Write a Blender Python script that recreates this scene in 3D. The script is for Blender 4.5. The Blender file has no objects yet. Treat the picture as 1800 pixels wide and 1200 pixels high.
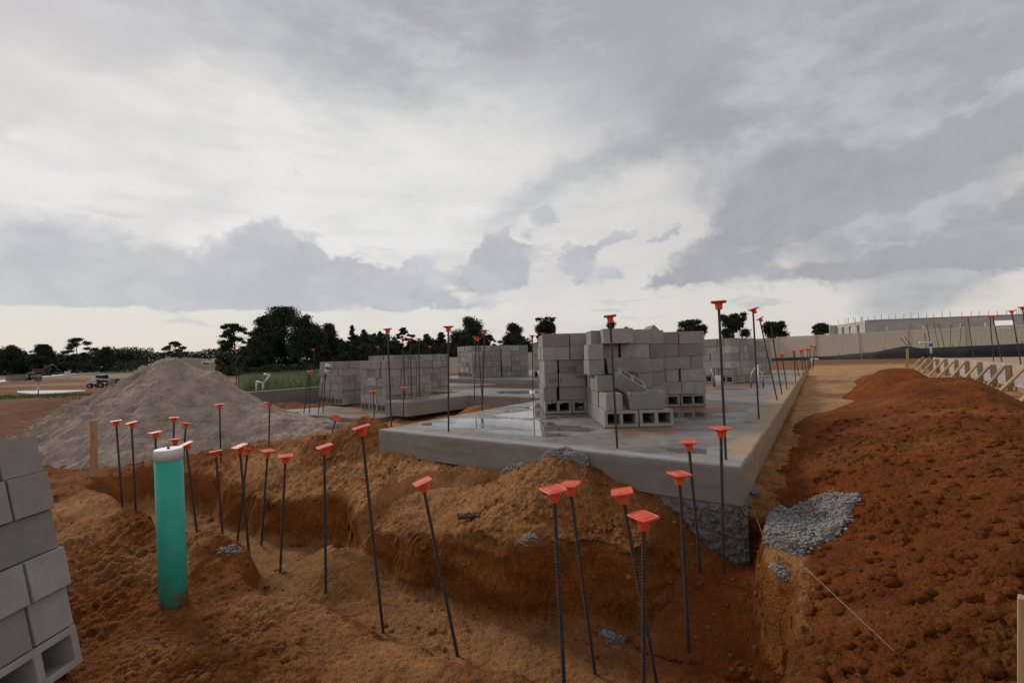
import bpy, bmesh, math, random
import numpy as np
from mathutils import Vector, Matrix
random.seed(7); rng = np.random.default_rng(11)
S = bpy.context.scene
COL = S.collection

# ------------------------------------------------------------------ camera
CAMZ = 0.85; F = 800.0
pit = math.asin(0.0322); rho = math.atan(0.027)
fv = Vector((0, math.cos(pit), math.sin(pit)))
u0 = Vector((0, -math.sin(pit), math.cos(pit))); r0 = Vector((1, 0, 0))
rv = r0*math.cos(rho) - u0*math.sin(rho)
uv = r0*math.sin(rho) + u0*math.cos(rho)
cam_d = bpy.data.cameras.new('camera'); cam = bpy.data.objects.new('camera', cam_d); COL.objects.link(cam)
cam_d.sensor_width = 36; cam_d.lens = 16.0; cam_d.clip_end = 6000; cam_d.clip_start = 0.05
M = Matrix((rv, uv, -fv)).transposed().to_4x4(); M.translation = (0, 0, CAMZ); cam.matrix_world = M
S.camera = cam
S.render.resolution_x = 1024; S.render.resolution_y = 682
CP = Vector((0, 0, CAMZ))
def ray(px, py): return rv*((px-900)/F) + uv*((600-py)/F) + fv
def P(px, py, Z): return CP + ray(px, py)*Z
def G(px, py, z):
    d = ray(px, py); return CP + d*((z-CAMZ)/d.z)
def azel(px, py):
    d = ray(px, py).normalized(); return math.atan2(d.x, d.y), math.asin(d.z)

# ------------------------------------------------------------------ world, sun, exposure
S.view_settings.view_transform = 'Standard'; S.view_settings.look = 'None'
S.view_settings.exposure = 0.32; S.view_settings.gamma = 1.0
SUN_AZ = math.radians(-48); SUN_EL = math.radians(30)
W = bpy.data.worlds.new('World'); S.world = W; W.use_nodes = True
class NT:
    def __init__(s, tree): s.t = tree; s.n = tree.nodes; s.l = tree.links
    def add(s, ty, **k):
        n = s.n.new(ty)
        for a, b in k.items(): setattr(n, a, b)
        return n
    def put(s, inp, v):
        if isinstance(v, bpy.types.NodeSocket): s.l.new(v, inp)
        elif v is not None:
            if isinstance(v, (tuple, list)) and len(v) == 3 and inp.type == 'RGBA': v = (*v, 1)
            inp.default_value = v
    def math(s, op, a, b=None, c=None, clamp=False):
        n = s.add('ShaderNodeMath', operation=op, use_clamp=clamp)
        s.put(n.inputs[0], a)
        if b is not None: s.put(n.inputs[1], b)
        if c is not None: s.put(n.inputs[2], c)
        return n.outputs[0]
    def vm(s, op, a, b=None, out=0):
        n = s.add('ShaderNodeVectorMath', operation=op); s.put(n.inputs[0], a)
        if b is not None:
            s.put(n.inputs[3] if op == 'SCALE' else n.inputs[1], b)
        return n.outputs[out]
    def noise(s, vec, scale, detail=4, rough=.5, out='Fac', dist=0):
        n = s.add('ShaderNodeTexNoise'); s.put(n.inputs['Vector'], vec); n.inputs['Scale'].default_value = scale
        n.inputs['Detail'].default_value = detail; n.inputs['Roughness'].default_value = rough; n.inputs['Distortion'].default_value = dist
        return n.outputs[out]
    def vor(s, vec, scale, out='Distance', feature='F1'):
        n = s.add('ShaderNodeTexVoronoi', feature=feature); s.put(n.inputs['Vector'], vec); n.inputs['Scale'].default_value = scale
        return n.outputs[out]
    def mr(s, v, a, b, c=0., d=1., smooth=True):
        n = s.add('ShaderNodeMapRange', interpolation_type='SMOOTHSTEP' if smooth else 'LINEAR', clamp=True)
        for i, x in enumerate((v, a, b, c, d)): s.put(n.inputs[i], x)
        return n.outputs[0]
    def mix(s, f, a, b, mode='MIX'):
        n = s.add('ShaderNodeMix', data_type='RGBA', blend_type=mode, clamp_factor=True)
        s.put(n.inputs[0], f); s.put(n.inputs[6], a); s.put(n.inputs[7], b)
        return n.outputs[2]
    def mapping(s, v, loc=(0,0,0), rot=(0,0,0), scale=(1,1,1), ty='POINT'):
        n = s.add('ShaderNodeMapping', vector_type=ty); s.put(n.inputs[0], v)
        if ty in ('POINT', 'TEXTURE'): n.inputs['Location'].default_value = loc
        n.inputs['Rotation'].default_value = rot; n.inputs['Scale'].default_value = scale
        return n.outputs[0]

def build_world():
    w = NT(W.node_tree); w.n.clear()
    out = w.add('ShaderNodeOutputWorld'); bg = w.add('ShaderNodeBackground'); w.l.new(bg.outputs[0], out.inputs[0])
    bg.inputs['Strength'].default_value = 0.1
    sky = w.add('ShaderNodeTexSky', sky_type='NISHITA'); sky.sun_disc = False
    sky.sun_elevation = SUN_EL; sky.sun_rotation = SUN_AZ
    tc = w.add('ShaderNodeTexCoord').outputs['Generated']
    d = w.vm('NORMALIZE', tc)
    sx = w.add('ShaderNodeSeparateXYZ'); w.l.new(d, sx.inputs[0])
    az = w.math('ARCTAN2', sx.outputs[0], sx.outputs[1]); el = w.math('ARCSINE', sx.outputs[2])
    cb = w.add('ShaderNodeCombineXYZ'); w.l.new(az, cb.inputs[0]); w.l.new(el, cb.inputs[1]); q = cb.outputs[0]
    # distortion: every cloud outline is torn by noise on the sphere of directions
    nz = w.noise(w.mapping(d, scale=(1, 1, 1.3)), 9, 8, .62, 'Color')
    wv = w.vm('SCALE', w.vm('SUBTRACT', nz, (.5, .5, .5)), .14)
    qw = w.vm('ADD', q, wv)
    nz2 = w.noise(w.mapping(d, scale=(1, 1, 1.6)), 3.0, 6, .55, 'Color')
    qs = w.vm('ADD', q, w.vm('SCALE', w.vm('SUBTRACT', nz2, (.5, .5, .5)), .5))
    def blobs(lst, vec):
        acc = None
        for (px, py, rx, ry, rot, st) in lst:
            a, e = azel(px, py)
            m = w.mapping(vec, (a, e, 0), (0, 0, math.radians(rot)), (rx/800, ry/800, 1), 'TEXTURE')
            # flatten z
            ln = w.vm('LENGTH', w.vm('MULTIPLY', m, (1, 1, 0)), out=1)
            v = w.mr(ln, 1.25, .15, 0, st)
            acc = v if acc is None else w.math('ADD', acc, v)
        return acc
    e = w.math('MAXIMUM', el, 0)
    # veil: brightness by direction
    glow = blobs([(560, 300, 560, 240, 0, .9), (900, 400, 520, 150, 0, .4), (300, 330, 420, 160, 0, .3)], qs)
    streak = w.noise(w.mapping(d, rot=(0, 0, .5), scale=(1, 1.5, 5.0)), 3.0, 6, .55)
    streak2 = w.noise(w.mapping(d, rot=(.2, .3, 0), scale=(1.0, 1.0, 2.2)), 2.2, 7, .6)
    veil = w.mix(w.mr(e, .0, .75), (.62, .585, .54), (.345, .36, .405))
    veil = w.mix(w.math('MULTIPLY', glow, 1.0, clamp=True), veil, (.69, .68, .655))
    hz = w.mr(e, .115, .02)
    veil = w.mix(w.math('MULTIPLY', hz, .85), veil, (.60, .555, .505))
    st = w.mr(w.math('ADD', w.math('MULTIPLY', streak, .6), w.math('MULTIPLY', streak2, .4)), .42, .64)
    st = w.math('MULTIPLY', st, w.mr(e, .08, .25, .1, .5))
    veil = w.mix(st, veil, (.43, .435, .465))
    # soft high grey swathes
    soft = blobs([(1130, 250, 380, 75, 22, .8), (1430, 200, 330, 130, 25, .7), (700, 90, 420, 90, 5, .45), (1700, 110, 360, 160, 0, .5),
                  (100, 210, 260, 60, -5, .45), (1050, 100, 500, 70, 0, .4), (60, 60, 300, 70, 0, .35), (1560, 380, 260, 90, 20, .4), (1640, 370, 300, 90, 12, .6)], qs)
    tex = w.mr(w.math('ADD', w.math('MULTIPLY', w.noise(w.mapping(d, rot=(.1, .2, .7), scale=(1, 1.6, 2.6)), 4.5, 8, .62), .6), w.math('MULTIPLY', streak2, .4)), .40, .62)
    veil = w.mix(w.mr(soft, .05, .95, 0, .85), veil, w.mix(tex, (.30, .305, .335), (.45, .452, .475)))
    top = w.math('MULTIPLY', w.mr(e, .38, .75), w.mr(w.math('SUBTRACT', 1, tex), .1, .9, .15, .8))
    veil = w.mix(top, veil, (.315, .32, .355))
    # low cumulus
    cum = blobs([(150, 440, 110, 55, 0, .9), (60, 500, 140, 45, 0, .9), (250, 480, 130, 50, 0, .9), (470, 440, 90, 60, 0, 1.), (560, 480, 130, 50, 0, 1.),
                 (400, 500, 170, 55, 0, .9), (700, 500, 120, 45, 0, .9), (350, 535, 480, 38, 0, .9), (770, 540, 160, 24, 0, .6),
                 (890, 455, 72, 58, 0, 1.5), (862, 490, 80, 36, 0, .9), (952, 378, 34, 24, 20, 1.4), (1018, 458, 50, 34, 20, 1.4), (1075, 420, 60, 12, 15, .8), (1165, 412, 44, 11, 15, 1.1),
                 (1075, 483, 40, 16, 0, .8)], qw)
    cum2 = blobs([(1260, 455, 130, 42, 22, 1.0), (1330, 380, 130, 80, 25, 1.1), (1310, 290, 120, 90, 0, .6), (1440, 330, 160, 60, 25, .9), (1600, 300, 170, 48, 22, 1.0), (1760, 230, 150, 46, 28, 1.),
                  (1640, 445, 260, 34, 0, 1.0), (1780, 400, 130, 50, 8, 1.0), (1460, 465, 120, 22, 0, .6), (1180, 490, 90, 14, 5, .7), (1880, 340, 150, 90, 0, .6)], qw)
    det = w.noise(w.mapping(d, scale=(1, 1, 1.4)), 14, 7, .6)
    det2 = w.noise(w.mapping(d, scale=(1, 1, 1.4)), 5, 6, .6)
    dt = w.math('MULTIPLY', w.math('SUBTRACT', w.math('ADD', w.math('MULTIPLY', det, .6), w.math('MULTIPLY', det2, .4)), .5), 2.3)
    # flat base of the bank
    flat = w.mr(w.math('ADD', el, w.math('MULTIPLY', w.math('SUBTRACT', det2, .5), .03)), .088, .112)
    c1 = w.mr(w.math('ADD', w.math('MULTIPLY', cum, flat), dt), .30, .72)
    c2 = w.mr(w.math('ADD', cum2, w.math('MULTIPLY', dt, 1.3)), .25, 1.05)
    sh = w.mr(w.math('ADD', w.math('MULTIPLY', det2, .5), w.math('MULTIPLY', det, .5)), .38, .62)
    colA = w.mix(sh, (.37, .387, .425), (.53, .533, .552))
    colB = w.mix(sh, (.30, .303, .33), (.46, .46, .482))
    colA = w.mix(w.mr(cum, .4, 1.1, 0, .55), colA, (.375, .39, .425))
    colB = w.mix(w.mr(cum2, .5, 1.2, 0, .7), colB, (.295, .298, .325))
    c = w.mix(w.math('MULTIPLY', c1, .92), veil, colA)
    c = w.mix(w.math('MULTIPLY', c2, .9), c, colB)
    # small loose cloud scraps all around the horizon
    sc = w.noise(w.mapping(d, scale=(1, 1, 4.5)), 7, 6, .6)
    scm = w.math('MULTIPLY', w.mr(sc, .56, .68), w.math('MULTIPLY', w.mr(e, .03, .08), w.mr(e, .35, .15)))
    c = w.mix(w.math('MULTIPLY', scm, .6), c, (.40, .41, .44))
    below = w.mr(sx.outputs[2], 0, -.05)
    c = w.mix(below, c, (.12, .09, .07))
    c10 = w.vm('SCALE', c, 9.4)
    fin = w.mix(.96, sky.outputs[0], c10)
    w.l.new(fin, bg.inputs['Color'])
build_world()
W.cycles.sampling_method = 'MANUAL'; W.cycles.sample_map_resolution = 512
sd = bpy.data.lights.new('sun', 'SUN'); so = bpy.data.objects.new('sun', sd); COL.objects.link(so)
sd.energy = 1.25; sd.angle = math.radians(12); sd.color = (1, .93, .83)
sdir = Vector((math.sin(SUN_AZ)*math.cos(SUN_EL), math.cos(SUN_AZ)*math.cos(SUN_EL), math.sin(SUN_EL)))
so.rotation_euler = sdir.to_track_quat('Z', 'Y').to_euler()
so['kind'] = 'helper'

# ------------------------------------------------------------------ plan coordinates of the building lots
CX, CY = 1.65, 3.36; E1 = (.561, .828); E2 = (-.828, .561)
def ST(s, t, z=0.): return Vector((CX+E1[0]*s+E2[0]*t, CY+E1[1]*s+E2[1]*t, z))
def toST(x, y):
    return (x-CX)*E1[0]+(y-CY)*E1[1], (x-CX)*E2[0]+(y-CY)*E2[1]

# ------------------------------------------------------------------ numpy noise
def _h(ix, iy, seed):
    with np.errstate(over='ignore'):
        h = (ix.astype(np.int64).astype(np.uint32)*np.uint32(374761393) + iy.astype(np.int64).astype(np.uint32)*np.uint32(668265263) + np.uint32(seed*974711+13))
        h = (h ^ (h >> np.uint32(13)))*np.uint32(1274126177)
        h = h ^ (h >> np.uint32(16))
        h = (h*np.uint32(2246822519)); h = h ^ (h >> np.uint32(15))
    return h.astype(np.float64)/4294967295.0
def vn(x, y, seed=0):
    ix = np.floor(x); iy = np.floor(y); fx = x-ix; fy = y-iy
    fx = fx*fx*(3-2*fx); fy = fy*fy*(3-2*fy)
    a = _h(ix, iy, seed); b = _h(ix+1, iy, seed); c = _h(ix, iy+1, seed); d = _h(ix+1, iy+1, seed)
    return (a*(1-fx)+b*fx)*(1-fy) + (c*(1-fx)+d*fx)*fy
def fbm(x, y, sc, octv=4, seed=0, gain=.5):
    t = np.zeros_like(x); a = 1.; n = 0.; k = sc
    for i in range(octv):
        t += a*(vn(x*k+i*7.3, y*k-i*3.1, seed+i)-.5); n += a; a *= gain; k *= 2.03
    return t/n*2
def lumps(x, y, sc, seed=0, r=.62):
    """rounded clods: height 0..1 per voronoi cell of random size"""
    wx = vn(x*sc*1.9, y*sc*1.9, seed+7)-.5; wy = vn(x*sc*1.9+9, y*sc*1.9, seed+8)-.5; w3 = vn(x*sc*4.5, y*sc*4.5, seed+9)-.5
    x = x*sc+.75*wx+.35*w3; y = y*sc+.75*wy-.35*w3; ix = np.floor(x); iy = np.floor(y); out = np.zeros_like(x)
    for dx in (-1, 0, 1):
        for dy in (-1, 0, 1):
            cx = ix+dx; cy = iy+dy
            px = cx+_h(cx, cy, seed); py = cy+_h(cx, cy, seed+50); rr = r*(.35+.9*_h(cx, cy, seed+90))
            dd = ((x-px)**2+(y-py)**2)/(rr*rr)
            out = np.maximum(out, np.sqrt(np.maximum(0, 1-dd))*rr)
    return out
def crumb(x, y, sc, octv=5, seed=0, gain=.62):
    t = np.zeros_like(x); a = 1.; n = 0.; k = sc
    for i in range(octv):
        t += a*(np.abs(vn(x*k+i*5.1, y*k+i*2.7, seed+i)*2-1)*3-1); n += a; a *= gain; k *= 2.1
    return t/n
def sm(a, b, x):
    t = np.clip((x-a)/(b-a), 0, 1); return t*t*(3-2*t)

# ------------------------------------------------------------------ ground height
ctl = []
for s, t, z in [(-1.05,.7,-.50),(-1.0,1.5,-.46),(-.95,2.3,-.58),(-.5,1.3,-.26),(-.04,1.35,-.07),(-.06,2,-.28),(-.05,2.8,-.35),(-.05,4,-.37),
                (-.5,.75,-.40),(-.1,.6,-.36),(-.5,2.5,-.50),(-.5,3.3,-.46),(-1,3.3,-.58),(-1,4.5,-.60),(-1,6,-.60),(-.3,5,-.42),
                (-.2,-.35,-.40),(-1,-.35,-.38),(-1.9,-.4,-.42),(-3,-1,-.6),(-3,-2.5,-.45),(0,-1.2,-.38),(3,-.6,-.36),(3,-2,-.34),(6,-1,-.33),(6,-3,-.22),
                (10,-1,-.27),(10,-3,-.2),(17,-1,-.2),(17,-3,-.12),(22,-2,-.1),(3,-3.6,-.2),(0,-3.6,-.22),(-2,-4,-.3),(-1.6,8,-.62),(-1.6,10,-.6),
                (1.2,5.0,-.45),(3.0,5.1,-.42),(4.1,5.1,-.40),(1.5,7,-.42),(1.4,9,-.46),(3.5,10,-.36),(4.6,11,-.36),(7.3,6,-.45),(12,14,-.45)]:
    p = ST(s, t); ctl.append((p.x, p.y, z))
ctl += [(0,0,-.75),(0,-3,-.8),(-1.5,1.2,-.72),(-2.2,2.0,-.64),(-3.2,2.0,-.84),(-.5,2.1,-.66),(.3,1.6,-.75),(-.7,2.6,-.72),(-1.7,3.2,-.76),(-2.4,3.0,-.76),
        (-3,3.5,-.72),(-4,4.3,-.68),(-6,4.6,-.6),(-9,5,-.7),(-4,7,-.48),(-8,7,-.55),(-2.6,6.0,-.30),(-3.5,9,-.45),(-7,9,-.5),(-11,9,-.62),(-10,14,-.85),
        (-6,14,-.55),(-14,22,-1.15),(-30,45,-1.6),(-9,20,-.9),(-18,12,-.8),(-30,20,-1.1),(-70,70,-1.6),(0,20,-.5),(0,35,-.8),(2,52,-.9),(-8,54,-.95),(-35,75,-1.7),
        (22,38,-.05),(30,27,.1),(13,25,-.15),(17,14,-.1),(25,15,.05),(40,10,.1),(60,50,.6),(40,50,.5),(25,60,.1),(6,-4,-.5),(-8,-5,-.9),(10,2,-.3),(15,5,-.1)]
ctl = np.array(ctl)
_d = np.sqrt((ctl[:,None,0]-ctl[None,:,0])**2+(ctl[:,None,1]-ctl[None,:,1])**2+.2**2)
_w = np.linalg.solve(_d+np.eye(len(ctl))*-.02, ctl[:,2]+.7)
def base_h(x, y):
    z = np.full_like(x, -.7)
    for (cx, cy, _), w_ in zip(ctl, _w): z += w_*np.sqrt((x-cx)**2+(y-cy)**2+.04)
    r = np.hypot(x, y)
    far = sm(45, 90, r); tgt = np.where(x > 5, .2*sm(5, 40, x)-1.2*sm(90, 200, r), -1.6)
    return z*(1-far)+tgt*far
def bump(x, y, cx, cy, rx, ry, h, ang=0):
    c, s = math.cos(ang), math.sin(ang); dx = x-cx; dy = y-cy
    a = (dx*c+dy*s)/rx; b = (-dx*s+dy*c)/ry
    return h*np.exp(-(a*a+b*b))
def ground(x, y, want_col=False):
    r = np.hypot(x, y); s, t = toST(x, y)
    near = 1-sm(12, 30, r)
    z = base_h(x, y)
    # small heaps left of the slab and along the trench
    z += bump(x, y, -1.95, 6.15, .34, .30, .34, .2) + bump(x, y, -2.5, 5.95, .5, .3, .16, -.2) + bump(x, y, -3.1, 5.7, .6, .25, .12, -.4)
    z += bump(x, y, -1.35, 5.6, .35, .3, .08)
    z += bump(x, y, -2.66, 3.88, .36, .24, .13, -.5) + bump(x, y, -3.5, 4.5, .4, .2, .12, -.5) + bump(x, y, -4.4, 5.0, .5, .2, .1, -.5)
    z += bump(x, y, -1.15, 2.25, .4, .25, .07) + bump(x, y, .05, 2.25, .22, .15, .05) + bump(x, y, -1.3, 4.45, .2, .3, .07, .6) + bump(x, y, -.95, 4.9, .3, .3, .06)
    z += bump(x, y, *ST(-.62, 1.5)[:2], .45, .4, .08); z += bump(x, y, -6.5, 12, 1.2, .6, .25) + bump(x, y, -12.0, 14, 2.5, 1.0, .3) + bump(x, y, -16, 20, 3, 1.4, .35) + bump(x, y, -23, 22, 4, 1.6, .55)
    z += sm(-4.5, -6.5, x)*(1-sm(26, 34, r))*sm(6, 9, y)*(.16*np.abs(fbm(x, y, .45, 4, 700))+.05*crumb(x, y, 1.6, 4, 705)+.07*fbm(x, y, 1.2, 3, 703))
    # warp
    w1 = fbm(x, y, 1.6, 3, 5); w2 = fbm(x, y, 6, 4, 9); w3 = fbm(x, y, 1.5, 3, 25)
    ss = s+.13*w1+.020*w2; tt = t+.10*w3+.015*fbm(x, y, 7, 3, 31)
    z += near*(.06*fbm(x, y, .9, 4, 1)+.032*fbm(x, y, 4.2, 4, 2)+.03*np.abs(fbm(x, y, 2.2, 4, 6))*sm(.5, -1.2, x))
    # channel washed through the crust towards the trench
    pts = [ST(-.12, 2.2), ST(-.22, 2.7), ST(-.42, 3.02), ST(-.8, 3.0), ST(-1.25, 2.9)]
    ch = np.full_like(x, 9.)
    xw = x+.05*w2; yw = y+.05*w1
    for a, b in zip(pts, pts[1:]):
        ex, ey = b.x-a.x, b.y-a.y; k = np.clip(((xw-a.x)*ex+(yw-a.y)*ey)/(ex*ex+ey*ey), 0, 1)
        ch = np.minimum(ch, np.hypot(xw-a.x-k*ex, yw-a.y-k*ey))
    z -= .19*(1-sm(.05, .15, ch))*near
    # trench A: parallel to the slab front; trench B: return to the slab corner
    fl = -1.0+.03*w1+.02*fbm(x, y, 3, 3, 44)
    near_w = sm(-2.06, -1.80, ss+.06*fbm(x, y, 2.3, 2, 71)-.20*np.exp(-((t-3.55)/.28)**2)); notch = .22*np.exp(-((t-3.45)/.45)**2)-.10*np.exp(-((t-5.2)/.5)**2)+.05*fbm(t, s*0, 2.2, 3, 72); notch = notch+.30*sm(1.5, .6, t); far_w = 1-sm(-1.20, -1.03, ss-notch)
    mA = near_w*far_w*sm(-.38, -.28, t+.03*w2)*(1-sm(7.0, 7.4, tt))
    rw = -.31+.20*sm(-1.1, -.35, s)+.03*fbm(s, s*0, 3, 3, 73); mB = sm(rw-.05, rw+.04, t+.03*w2)*(1-sm(.44-.32*sm(-.7, -.15, s), .58+.14*sm(-.7, -.15, s), tt+.12*(ss+.9)))*(1-sm(.1, .2, s))*sm(-2.06, -1.80, ss)
    flB = fl+.30*sm(-1.1, -.1, s)
    # wash fan from the channel
    fan = bump(x, y, ST(-1.35, 2.9).x, ST(-1.35, 2.9).y, .40, .25, .30, -.6)
    zA = z*(1-mA)+np.minimum(fl+fan, z)*mA
    z2 = zA*(1-mB)+np.minimum(flB, zA)*mB
    trench = np.maximum(mA, mB)
    # slumped toe at the foot of the trench walls
    z2 += near*.07*trench*(1-trench)*4*(.5+.5*w3)
    # clods
    lo = sm(-.1, .5, fbm(x, y, 1.3, 3, 60))
    nr = 1-sm(7, 12, r)
    cl = lumps(x, y, 6, 3)*.05*lo*sm(.3, -1.0, x) + lumps(x, y, 15, 8)*.022*(.25+lo) + lumps(x, y, 34, 12)*.009
    darkfl = mB*(1-sm(-1.9, -1.2, -s)*0)*sm(.9, -.2, t)*1.0
    z2 += nr*cl*(.55+.45*(1-trench))
    z2 += nr*.007*fbm(x, y, 30, 3, 90) + nr*(.024+.026*sm(-.6, -2.2, x))*crumb(x, y, 7, 5, 95, .66)*(.3+.7*sm(-.1, .6, fbm(x, y, .9, 3, 61)+.35*sm(.2, -1.5, x)+.5*(1-trench)*sm(0, .3, s+1.6)-.1))*(1-.55*(trench > .95))
    # vertical rills in the cut banks
    steep = np.clip(4*trench*(1-trench), 0, 1)
    if not want_col: return z2
    n = fbm(x, y, .8, 4, 100); n2 = fbm(x, y, 4, 4, 104)
    crust = np.clip(.62+.8*n+.3*n2, 0, 1)*(1-.0*trench)
    # away from the trench, left: wet dark orange soil
    crust = crust*(1-.75*sm(-3.2, -4.5, x)*sm(4.6, 5.6, y))
    crust = crust*(1-.55*sm(.9, .2, t)*sm(-.2, -.9, s)*sm(.6, -.1, s)*near)
    lowleft = sm(-.4, -2.5, x)*sm(3.4, 2.2, y)
    crust = np.clip(crust-.25*lowleft-.5*sm(-1.8, -2.6, x)*sm(.0, .3, fbm(x, y, 1.4, 4, 140)+.12), 0, 1)
    path = sm(-.02, -.1, t)*sm(2.5, 4.5, s)*(1-sm(24, 28, s))*sm(-4.6, -3.5, t)
    crust = np.maximum(crust, path*(.95+.25*n2))
    lotsand = sm(2.2, 2.6, s)*sm(6.6, 7.0, t)*(1-sm(16, 18, s))
    crust = np.maximum(crust, .55*lotsand)
    dark = np.array([.29, .088, .018]); tan = np.array([.58, .285, .110]); cut = np.array([.30, .100, .020])
    cr = crust[:, None]; col = dark*(1-cr)+tan*cr; col = col*(1-.5*path[:, None])+np.array([.52, .33, .175])*.5*path[:, None]
    # cut banks show the damp soil below the crust
    st_ = np.clip(steep*1.6, 0, 1)[:, None]*near[:, None]; col = col*(1-st_)+cut*st_
    flo = (trench > .9)[:, None]*1.0*near[:, None]
    floor_c = np.array([.44, .205, .075])*(1-.0*cr)
    fdark = (sm(.95, .1, t+.25*n)*sm(-1.9, -.9, s-.35*n2+.15*n))[:, None]
    floor_c = floor_c*(1-fdark)+np.array([.27, .076, .017])*fdark
    col = col*(1-flo)+floor_c*flo
    # scattered small concrete crumbs in the fan of the slab
    # field to the left: bands of grass, red soil and tan stubble
    fld = sm(9.5, 14, r)*sm(0, -3, x-0.05*y)*(1-sm(400, 700, r))
    q = 850*1.0/np.maximum(r, 1)
    band = y+ .12*x + 2.5*fbm(x, y, .06, 3, 200)
    green = np.array([.085, .115, .030]); tan2 = np.array([.31, .19, .095]); red = np.array([.20, .075, .030])
    g1 = sm(17, 21, band)*(1-sm(36, 42, band))*sm(-.35, .15, fbm(x, y, .12, 4, 201)+.25*sm(-14, -8, x)-.1)
    g2 = sm(60, 70, band)*(1-sm(95, 110, band))*sm(-.1, .3, fbm(x, y, .03, 4, 203)+.4*sm(-70, -40, x))
    t2 = sm(52, 60, band)*(1-sm(150, 170, band))*sm(-.25, .1, fbm(x, y, .035, 4, 204))
    fc = red[None]*(1+.5*fbm(x, y, .3, 3, 205))[:, None]
    fc = fc*(1-t2[:, None])+tan2*t2[:, None]
    gg = np.clip(g1+g2*.9, 0, 1)[:, None]; fc = fc*(1-gg)+green*gg
    col = col*(1-fld[:, None])+fc*fld[:, None]
    back = sm(16, 22, r)*sm(0, 3, x-0.05*y)*(1-path)
    col = col*(1-back[:, None])+(red*.6+tan2*.4)*back[:, None]
    fw = sm(170, 260, r)[:, None]; col = col*(1-fw)+np.array([.06, .08, .035])*fw
    return z2, np.clip(col, 0, 1)
def gz(x, y): return float(ground(np.array([float(x)]), np.array([float(y)]))[0])

# pile of loose red soil between the two lots
def pile_z(x, y):
    s, t = toST(x, y); w = .12*fbm(x, y, .8, 3, 300)
    tk = np.array([-6, -4.1, -3.6, -2.9, -2.2, -1.6, -.95, -.36, -.25, .5]); zk = np.array([-.9, -.62, -.38, -.12, .22, .20, -.11, -.385, -.6, -1.2])
    near_slab = sm(.15, .8, s)*(1-sm(4.6, 6.6, s))
    top = np.interp(t+w*.5-.28*near_slab*sm(-1.6, -.4, t), tk, zk)
    top -= .13*sm(4.8, 3.2, s)*sm(-1.2, -2.0, t)
    top += .07*fbm(x, y, .7, 3, 310)+bump(x, y, *ST(5.2, -2.0)[:2], .8, .6, .14)
    # fall off behind (towards the path) and in front (towards the camera)
    top -= .55*sm(6.0, 7.6, s+.5*w+.35*(t+2)) + .6*sm(-2.2, -3.0, s)
    top -= .12*sm(1.2, -.3, s)*sm(-2.2, -1.4, t)*0
    top += bump(x, y, *ST(9.2, -1.9)[:2], 1.5, 1.1, .66) + bump(x, y, *ST(14.0, -2.7)[:2], 1.6, 1.2, .55) + bump(x, y, *ST(11.6, -2.5)[:2], 1.6, 1.2, .55)
    # footprint hollow
    top -= bump(x, y, *ST(-1.0, -.95)[:2], .22, .11, .06, .3)
    return top
def pile_full(x, y):
    r = np.hypot(x, y); nr = 1-sm(6, 11, r)
    z = pile_z(x, y)
    calm = .45+.55*sm(-.35, .25, fbm(x, y, 1.0, 4, 340))
    z += .035*fbm(x, y, 3, 4, 320) + .03*fbm(x*.6+y*.4, y*2, 1.6, 3, 341) + nr*calm*(lumps(x, y, 5.0, 21, .45)*.045*sm(.15, .5, fbm(x, y, 1.1, 3, 330)) + lumps(x, y, 13, 22, .5)*.012*sm(-.1, .5, fbm(x, y, 2.1, 3, 331)) + lumps(x, y, 30, 23, .5)*.008 + .012*fbm(x, y, 22, 4, 337, .7)) + nr*calm*.034*crumb(x, y, 9, 5, 335, .72)
    return z

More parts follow.
